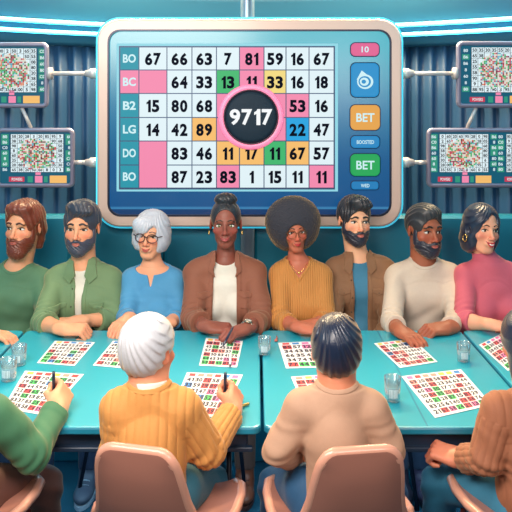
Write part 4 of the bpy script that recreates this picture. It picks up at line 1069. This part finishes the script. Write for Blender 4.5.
# ---- 2 grey-bearded man, green shirt
hg = hairm('hair_slate', (52, 58, 74)); sg = sheenm('shirt_sage', (108, 138, 100)); white = sheenm('tee_white', (226, 224, 214))
S = mk(dict(name='b', label='dark-haired man with greying beard in open olive green shirt with rolled sleeves', skin=tan, blush=tanb, iris=('dark', (60, 44, 36)), lip=(196, 110, 98), hair='swept', hairm=hg, beard='full', beardm=hairm('beard_grey', (62, 66, 84)), browm=hairm('brow_dark', (34, 32, 40)), smile=.6, eyeopen=.9,
            arms=[arm(P(42, 323, 3.74), P(64, 329, 3.575), (1, -.08, .0), (0, -.35, 1), -1, sc=1.12, **FIST), arm(P(115, 319, 3.88), P(78, 321, 3.74), (-1, -.1, 0), Z, 1, sc=1.05)],
            wear=[shirt('undershirt', white, sleeve=(None, None), neck='crew', t=.004),
                  shirt('shirt', sg, sleeve=(.32, .45), neck='v', t=.017, cutv=opening(.036, .018), trim=jacket_trim(sg, mat('button_dark', (66, 56, 44), .4), .018)),
                  trousers(denim('denim_navy', (34, 46, 72)), farlegs, shoem=mat('shoe_grey', (80, 86, 104), .5), solem=solew)]),
       84, 3.98, (58, 280), (110, 280), (76.5, 230), 1.12, yaw=-3, roll=0)
person(S)
# ---- 3 grey-haired woman, blue top
bl = sheenm('top_blue', (74, 148, 196)); hs_ = hairm('hair_silver', (190, 196, 210), .3)
S = mk(dict(name='c', fem=True, label='elderly woman with silver bob and dark-framed glasses in a blue notch-neck top', skin=(238, 170, 134), blush=(222, 100, 78), iris=('brown2', (90, 70, 60)), lip=(190, 84, 74), hair='bob', hairm=hs_, browm=hairm('brow_grey', (110, 96, 96)), smile=.8, mw=.021, eyeopen=.8,
            glasses=dict(m=mat('glasses_dark', (56, 26, 26), .3), r=(.0265, .021), t=.0026, e=.85),
            arms=[arm(P(127, 317, 3.84), P(128, 319, 3.70), (-.45, -1, -.12), (0, -.1, 1), -1, sc=1.0, curl=(22, 32, 22), thumb=.2), arm(P(180, 317, 3.9), P(166, 324, 3.74), (-1, -.5, 0), Z, 1)],
            wear=[shirt('blouse', bl, sleeve=(.75, .5), neck='wide', t=.009, cutv=[(-.014, .05), (.014, .05), (.02, -.005), (.003, -.075), (-.003, -.075), (-.02, -.005)], cuff=False),
                  trousers(denim('denim_grey', (56, 64, 84)), farlegs, shoem=mat('shoe_plum', (130, 90, 104), .5), solem=solew)]),
       152, 3.99, (132, 281), (174, 281), (146.5, 237), 1.02, yaw=-8, roll=3)
person(S)
# ---- 4 woman in brown jacket
jk = sheenm('jacket_brown', (140, 86, 66)); black = hairm('hair_black', (30, 34, 44))
S = mk(dict(name='d', fem=True, label='smiling dark-skinned woman with top bun in brown jacket over white tee', skin=(140, 80, 66), blush=(158, 66, 58), iris=('hazel', (110, 120, 70)), lip=(176, 76, 76), hair='bun', hairm=black, browm=hairm('brow_black', (22, 18, 20)), smile=1.1, mw=.026, eyeopen=1.15, earring=(.011, (-1, 1)), jaw=.95,
            arms=[arm(P(193, 320, 3.78), P(208, 327, 3.60), (1, -.22, .0), (0, -.3, 1), -1, sc=1.08, **FIST), arm(P(261, 320, 3.78), P(246, 329, 3.58), (-.8, -.6, -.05), (0, -.2, 1), 1, sc=1.08, curl=(40, 50, 35), thumb=.5)],
            wear=[shirt('undershirt', white, sleeve=(None, None), neck='crew', t=.006, extra=()),
                  shirt('jacket', jk, sleeve=(.55, .55), neck='v', t=.02, cutv=opening(.062, .062), trim=jacket_trim(jk, mat('button_brown', (90, 56, 44), .4), .062, nb_=0, pz=-.13)),
                  trousers(denim('trousers_brown', (96, 60, 50)), farlegs, shoem=mat('shoe_brown', (134, 66, 44), .45), solem=mat('sole_brown', (80, 40, 32), .5), cuffz=.2)]),
       225, 3.98, (197, 274), (254, 274), (225, 226), 1.03, yaw=0)
r4 = person(S)
a = S['arms'][1]; b = MB(); wd = (a['w'] - a['e']); wd = wd / np.linalg.norm(wd); wp = a['w'] - wd * .012
u_ = np.array([0, -.45, 1.]); u_ -= wd * np.dot(u_, wd); u_ /= np.linalg.norm(u_); v_ = np.cross(wd, u_); RW = np.stack([wd, v_, u_], 1)
b.tube([wp + (.0325) * (cos(A) * u_ + sin(A) * v_) for A in np.linspace(0, 2 * pi, 25)[:-1]], .0055, 0, 8, closed=True)
b.lathe([(0, .03), (.018, .03), (.021, .034), (.021, .04), (.0185, .042), (.017, .041)], wp, 0, 24, R=RW); wt = b.build('watch', [mat('watch_steel', (190, 180, 160), .25, .9)], r4)
b = MB(); b.lathe([(.017, .0405), (0, .0405)], wp, 0, 24, R=RW)
b.box(wp + RW @ np.array([.004, 0, .0412]), (.005, .0008, .0004), 1, R=RW); b.box(wp + RW @ np.array([0, .004, .0412]), (.0008, .005, .0004), 1, R=RW); b.build('dial', [mat('dial', (235, 230, 215), .4), LN], wt)
# ---- 5 woman with afro
kn = mat('knit_mustard', (196, 132, 66), .75, sheen=.45, wave=('X', 26, .2), bump=.55)
S = mk(dict(name='e', fem=True, label='woman with a huge round afro and thin glasses in a ribbed mustard V-neck sweater', skin=(192, 110, 84), blush=(196, 76, 62), iris=('brown3', (90, 66, 50)), lip=(186, 50, 52), hair='afro', hairm=mat('hair_afro', (44, 46, 58), .8, bump=.5, bscale=320, sheen=.8, sheen_col=(255, 215, 150)), browm=hairm('brow_black', (22, 18, 20)), smile=.8, mw=.02, jaw=.92,
            glasses=dict(m=mat('glasses_gold', (120, 80, 50), .3, .7), r=(.026, .0245), t=.0014),
            arms=[arm(P(280, 320, 3.8), P(301, 328, 3.60), (1, -.3, -.04), (0, -.3, 1), -1, sc=1.0, curl=(12, 18, 14), thumb=.6), arm(P(327, 320, 3.86), P(315, 324, 3.76), (-1, -.15, 0), Z, 1, curl=(30, 30, 30))],
            wear=[shirt('sweater', kn, sleeve=(.42, .6), neck='v', t=.010, cutv=[(-.06, .06), (.06, .06), (.052, .01), (0, -.062), (-.052, .01)]),
                  trousers(denim('denim_navy', (34, 46, 72)), farlegs, shoem=mat('shoe_dark', (44, 40, 56), .5), solem=soled)]),
       300, 3.99, (281, 276), (321, 276), (297, 233), .90, yaw=7, roll=-3)
r5 = person(S)
n = S['neck']; b = MB(); fy = lambda x, z: next((y for y in np.arange(S['c'][1] - .22, S['c'][1], .001) if evalp(torso_prims(S, -.004, .97), np.array([x]), np.array([y]), np.array([z]))[0] < 0), S['c'][1] - .05)
pts = []
for i in range(13):
    t = -1 + i / 6; x = n[0] + .042 * t; z = n[2] - .028 + .040 * t * t; pts.append((x, fy(x, z) - .002, z))
b.tube(pts, .0013, 0, 6); b.ellipsoid(pts[6] + np.array([0, -.003, -.005]), (.006, .003, .006), 0, 12); b.build('necklace', [mat('gold', (235, 200, 120), .25, 1.)], r5)
# ---- 6 man in open brown shirt
bs_ = sheenm('shirt_brown', (136, 98, 70)); bt = sheenm('tee_blue', (60, 126, 160))
S = mk(dict(name='f', label='young man with short black beard in a brown button shirt over a blue tee', skin=(240, 182, 146), blush=(218, 108, 84), iris=('grey', (90, 96, 96)), lip=(206, 112, 100), hair='swept', hairm=black, beard='full', beardm=hairm('beard_navy', (34, 38, 56)), browm=hairm('brow_black', (22, 18, 20)), smile=.4, gaze=1,
            arms=[arm(P(331, 322, 3.92), P(345, 350, 3.86), (.6, -1, 0), Z, -1, hand=True), arm(P(390, 322, 3.94), P(376, 350, 3.86), (-.6, -1, 0), Z, 1, hand=True)],
            wear=[shirt('undershirt', bt, sleeve=(None, None), neck='crew', t=.006), shirt('shirt', bs_, sleeve=(.8, .8), neck='v', t=.018, cutv=opening(.045, .036), trim=jacket_trim(bs_, mat('button_dark', (66, 56, 44), .4), .036, pz=-.13)),
                  trousers(denim('denim_grey', (56, 64, 84)), farlegs, shoem=mat('shoe_dark', (44, 40, 56), .5), solem=soled)]),
       361, 4.12, (336, 272), (386, 272), (360.5, 222.5), 1.06, yaw=13, roll=2)
person(S)
# ---- 7 man in cream sweater
cr_ = sheenm('sweater_cream', (212, 196, 180))
S = mk(dict(name='g', label='dark-skinned bearded man in a cream long-sleeved sweater with both hands on the table', skin=(168, 98, 72), blush=(170, 70, 52), iris=('dark', (60, 44, 36)), lip=(196, 108, 98), hair='crop', hairm=hairm('hair_charcoal', (46, 48, 54)), beard='full', beardm=hairm('beard_navy', (34, 38, 56)), browm=hairm('brow_black', (22, 18, 20)), smile=.1, gaze=1,
            arms=[arm(P(392, 322, 3.76), P(400, 331, 3.58), (.5, -1, -.06), (0, -.1, 1), -1, sc=1.18, curl=(22, 32, 24), thumb=.4), arm(P(457, 319, 3.84), P(448, 328, 3.64), (-1, -.3, .0), (0, -.3, 1), 1, sc=1.18, curl=(50, 70, 45), thumb=.8)],
            wear=[shirt('sweater', cr_, sleeve=(.5, .8), neck='crew', t=.013),
                  trousers(denim('denim_dark', (36, 50, 74)), farlegs, shoem=mat('shoe_plum2', (62, 52, 78), .5), solem=soled)]),
       424, 4.04, (396, 278), (450, 276), (434.5, 232.5), 1.10, yaw=20, roll=3)
person(S)
# ---- 8 woman in pink turtleneck
pk = sheenm('knit_pink', (206, 96, 116))
S = mk(dict(name='h', fem=True, label='smiling woman with chin-length black hair and hoop earring in a pink turtleneck', skin=(240, 172, 140), blush=(216, 90, 80), iris=('brown', (80, 60, 40)), lip=(206, 50, 58), hair='longbob', hairm=hairm('hair_blueblack', (26, 38, 62), .3), browm=hairm('brow_black', (22, 18, 20)), smile=1.3, teeth=True, mw=.025, gaze=.5, ex=.1, earring=(.017, (-1,)),
            arms=[arm(P(464, 321, 3.76), P(493, 325, 3.64), (1, -.35, -.04), (0, -.2, 1), -1, sc=1.0, curl=(20, 30, 20)), arm(P(520, 320, 3.88), P(512, 326, 3.74), (-1, -.6, 0), Z, 1)],
            wear=[shirt('turtleneck', pk, sleeve=(.28, .8), neck='turtle', t=.010, cuff=False),
                  trousers(denim('denim_navy', (34, 46, 72)), farlegs, shoem=mat('shoe_dark', (44, 40, 56), .5), solem=soled)]),
       488, 3.96, (466, 277), (517, 277), (491.5, 231), 1.03, yaw=15, roll=5)
person(S)
# ================================================================== NEAR ROW (seen from behind)
def nearlegs(k1, k2, ay=2.78):
    def g(S):
        out = []
        for s, k in zip((-1, 1), (k1, k2)):
            kk = P(*k); out.append((np.array([S['c'][0] + s * .085, S['c'][1] + .04, .6]), kk, np.array([kk[0] - s * .0, kk[1] + .05, .115])))
        return out
    return g
def ribs(amp, sp):
    def g(S, V, N):
        # knit ribs: vertical on the trunk, lengthwise on the sleeves
        d = amp * np.abs(np.cos(pi * (V[:, 0] - S['c'][0]) / sp)) ** .45
        for a in S['arms']:
            for p0, p1 in ((a['s'], a['e']), (a['e'], a['w'])):
                dv = p1 - p0; L = np.linalg.norm(dv); dv = dv / L; rel = V - p0; t = rel @ dv; q = rel - t[:, None] * dv; rad = np.linalg.norm(q, axis=1)
                m = (rad < .068) & (t > (.03 if p0 is a['s'] else -.01)) & (t < L + .03) & (np.abs(V[:, 0] - S['c'][0]) > S['sw'] * .72)
                up = np.array([0, 0, 1.]) if abs(dv[2]) < .8 else np.array([0, 1., 0]); u = np.cross(dv, up); u /= np.linalg.norm(u); w = np.cross(dv, u)
                A = np.arctan2(q @ w, q @ u); d = np.where(m, amp * np.abs(np.cos(A * 7)) ** .45, d)
        return V + N * (d[:, None] - amp * .6)
    return g
def nk_(d, *a, **k): return mk(d, *a, f=1, back=True, **k)
gn = sheenm('sweater_forest', (62, 116, 84))
S = nk_(dict(trap=.62, tz=.0, slim=.82, shr=.04, armr=.048, tk=.07, ch=.060, name='i', res=.0034, face=True, label='person cut by the left photo edge in green sleeve, gripping a pen', skin=tan, blush=tanb, iris=('brown', (80, 60, 40)), lip=(190, 96, 84), hair='back', hairm=hairm('hair_brown', (70, 44, 34)), browm=hairm('brow_dark', (34, 32, 40)),
            arms=[arm(P(-118, 450, 2.44), P(-80, 445, 2.6), (0, 1, 0), Z, -1), arm(P(32, 453, 2.47), P(57, 410, 2.655), (.1, 1, .45), (.8, -.4, .35), -1, sc=1.12, curl=(50, 80, 55), thumb=.75)],
            wear=[shirt('sweater', gn, sleeve=(.9, .93), neck='crew', t=.018, res=.004),
                  trousers(denim('trousers_umber', (98, 62, 54)), nearlegs((-85, 492, 2.72), (42, 486, 2.68)), rt=.09, rk=.068, shoem=mat('shoe_dark', (44, 40, 56), .5), solem=soled)]),
       -65, 2.42, (-112, 408), (-8, 414), (-50, 335), .95, yaw=160, head_dy=.05)
person(S)
km = mat('knit_ochre', (204, 142, 76), .75, sheen=.5, bump=.2, bscale=260, vary=.05)
hw = hairm('hair_white', (196, 198, 206), .4)
S = nk_(dict(trap=.85, tz=.0, slim=.84, shr=.038, armr=.047, tk=.05, ch=.055, name='j', res=.003, label='white-haired old man seen from behind in a ribbed mustard sweater, holding a pen up', skin=(232, 154, 120), blush=(218, 96, 74), iris=('brown', (80, 60, 40)), lip=(190, 96, 84), hair='back', hairm=hw, browm=hw,
            arms=[arm(P(117, 450, 2.42), P(132, 460, 2.57), (.3, 1, 0), Z, -1), arm(P(208, 450, 2.46), P(233, 411, 2.66), (.1, 1, .45), (.8, -.4, .35), -1, sc=1.12, curl=(50, 80, 55), thumb=.75)],
            wear=[shirt('collar', sheenm('tee_white', (226, 224, 214)), sleeve=(None, None), neck='band', t=-.002, res=.004),
                  shirt('sweater', km, sleeve=(.9, .9), neck='crew', t=.013, res=.003, rib=ribs(.0045, .027)),
                  trousers(denim('denim_teal', (40, 100, 122)), nearlegs((118, 488, 2.72), (210, 484, 2.7)), rt=.085, rk=.062, shoem=mat('shoe_dark', (44, 40, 56), .5), solem=soled)]),
       150, 2.42, (119, 409), (182, 409), (148.5, 350), .98, yaw=152, head_dy=.03, roll=0, nrise=.03)
person(S)
bg = sheenm('sweater_beige', (188, 150, 126))
S = nk_(dict(trap=.85, tz=.0, slim=.70, shr=.036, armr=.046, tk=.035, ch=.058, name='k', res=.003, label='person with short dark hair seen from behind in a plain beige sweater and blue jeans', skin=(214, 136, 104), blush=(210, 90, 70), iris=('brown', (80, 60, 40)), lip=(190, 96, 84), hair='back', hairm=hairm('hair_blueblack', (26, 38, 62), .3), browm=black,
            arms=[arm(P(278, 448, 2.42), P(300, 462, 2.56), (.7, 1, -.1), Z, 1), arm(P(389, 447, 2.42), P(366, 462, 2.56), (-.7, 1, -.1), Z, -1)],
            wear=[shirt('sweater', bg, sleeve=(.55, .9), neck='crew', t=.010, res=.0034),
                  trousers(denim('denim_blue', (32, 84, 126)), nearlegs((277, 486, 2.70), (388, 490, 2.74)), rt=.088, rk=.064, shoem=mat('shoe_dark', (44, 40, 56), .5), solem=soled)]),
       336, 2.42, (302, 409), (371, 409), (336.5, 350), .98, yaw=176, head_dy=.03, nrise=.03)
person(S)
kc = mat('knit_rust', (156, 98, 70), .75, sheen=.5, bump=.2, bscale=260, vary=.05)
S = nk_(dict(trap=.62, tz=.0, slim=.82, shr=.04, armr=.048, tk=.07, ch=.060, name='l', fem=True, res=.0034, label='person at the right edge with long dark hair in a ribbed rust cardigan and jeans', skin=(224, 140, 110), blush=(216, 90, 80), iris=('brown', (80, 60, 40)), lip=(190, 96, 84), hair='backlong', hairm=hairm('hair_blueblack', (26, 38, 62), .3), browm=black,
            arms=[arm(P(486, 458, 2.40), P(460, 459, 2.54), (-.8, .5, .12), (0, -.5, 1), 1, sc=1.05, **FIST), arm(P(590, 455, 2.42), P(570, 460, 2.57), (-.3, 1, 0), Z, -1)],
            wear=[shirt('cardigan', kc, sleeve=(.72, .9), neck='crew', t=.010, res=.0034, rib=ribs(.004, .03)),
                  trousers(denim('denim_sky', (50, 122, 154)), nearlegs((440, 484, 2.68), (590, 490, 2.72)), rt=.082, rk=.062, shoem=mat('shoe_dark', (44, 40, 56), .5), solem=soled)]),
       540, 2.42, (498, 411), (584, 411), (529, 345), 1.0, yaw=190, head_dy=.06)
person(S)
# ================================================================== LIGHT
def area(loc, tgt, sx, sy, e, c):
    l = bpy.data.lights.new('added_area', 'AREA'); l.shape = 'RECTANGLE'; l.size = sx; l.size_y = sy; l.energy = e; l.color = c
    o = bpy.data.objects.new('added_light', l); link(o); o.location = loc  # unseen added light, not a fixture of the room
    from mathutils import Vector
    o.rotation_euler = (Vector(tgt) - Vector(loc)).to_track_quat('-Z', 'Y').to_euler(); return o
area((-.9, 1.3, 2.6), (-.1, 4.0, 1.0), 1.8, .8, 92, (1, .90, .80))           # warm key on the far row
area((.9, .5, 2.15), (0, 4.0, 1.1), 1.0, .6, 22, (1, .9, .82))             # added low frontal fill to brighten the far row's faces
area((0, 4.62, 2.9), (0, 3.8, .9), 3.0, .2, 190, (1, .74, .42))           # added warm back light for rims on heads and shoulders, no fixture
area((0, 3.3, 2.95), (0, 2.3, .8), 3.2, .9, 24, (1, .76, .46))           # added warm light from above, giving the near row its rims
area((0, .2, 2.6), (0, 2.5, .7), 3.0, 1.0, 11, (1, .86, .78))              # soft light on the near row's backs
area((-2.95, 3.2, 1.6), (0, 3.3, .8), 1.5, 2., 16, (.2, .7, .95)); area((2.95, 3.2, 1.6), (0, 3.3, .8), 1.5, 2., 16, (.2, .7, .95))  # added cyan side fills at the left and right walls
for s in (-1, 1): area((s * 1.5, 3.7, 2.9), (s * 1.45, 4.8, 1.7), 1.4, .3, 7, (.3, .75, 1))   # added blue lights to brighten the curtains
area((0, 3.84, .36), (0, 3.3, .0), 3.0, .05, 22, (.15, .7, 1))               # added strip-shaped light below the booth seat to lift the dark floor
area((0, 3.15, .65), (0, 3.16, 0), 3.0, .5, 14, (.45, .8, 1))               # added downward fill for the dark space under the tables
w = bpy.data.worlds.new('World'); bpy.context.scene.world = w; w.use_nodes = True
w.node_tree.nodes['Background'].inputs[0].default_value = (.05, .2, .3, 1); w.node_tree.nodes['Background'].inputs[1].default_value = .5
# ================================================================== CAMERA
cam = bpy.data.cameras.new('Camera'); co = bpy.data.objects.new('Camera', cam); link(co); co.location = (0, 0, CH); co.rotation_euler = (radians(90), 0, 0)
cam.sensor_width = 36; cam.lens = 36 * FOC / 512; cam.shift_y = -(256 - HZ) / 512; bpy.context.scene.camera = co
sc = bpy.context.scene; sc.view_settings.view_transform = 'Standard'; sc.view_settings.look = 'None'; sc.view_settings.exposure = 0; sc.view_settings.gamma = 1
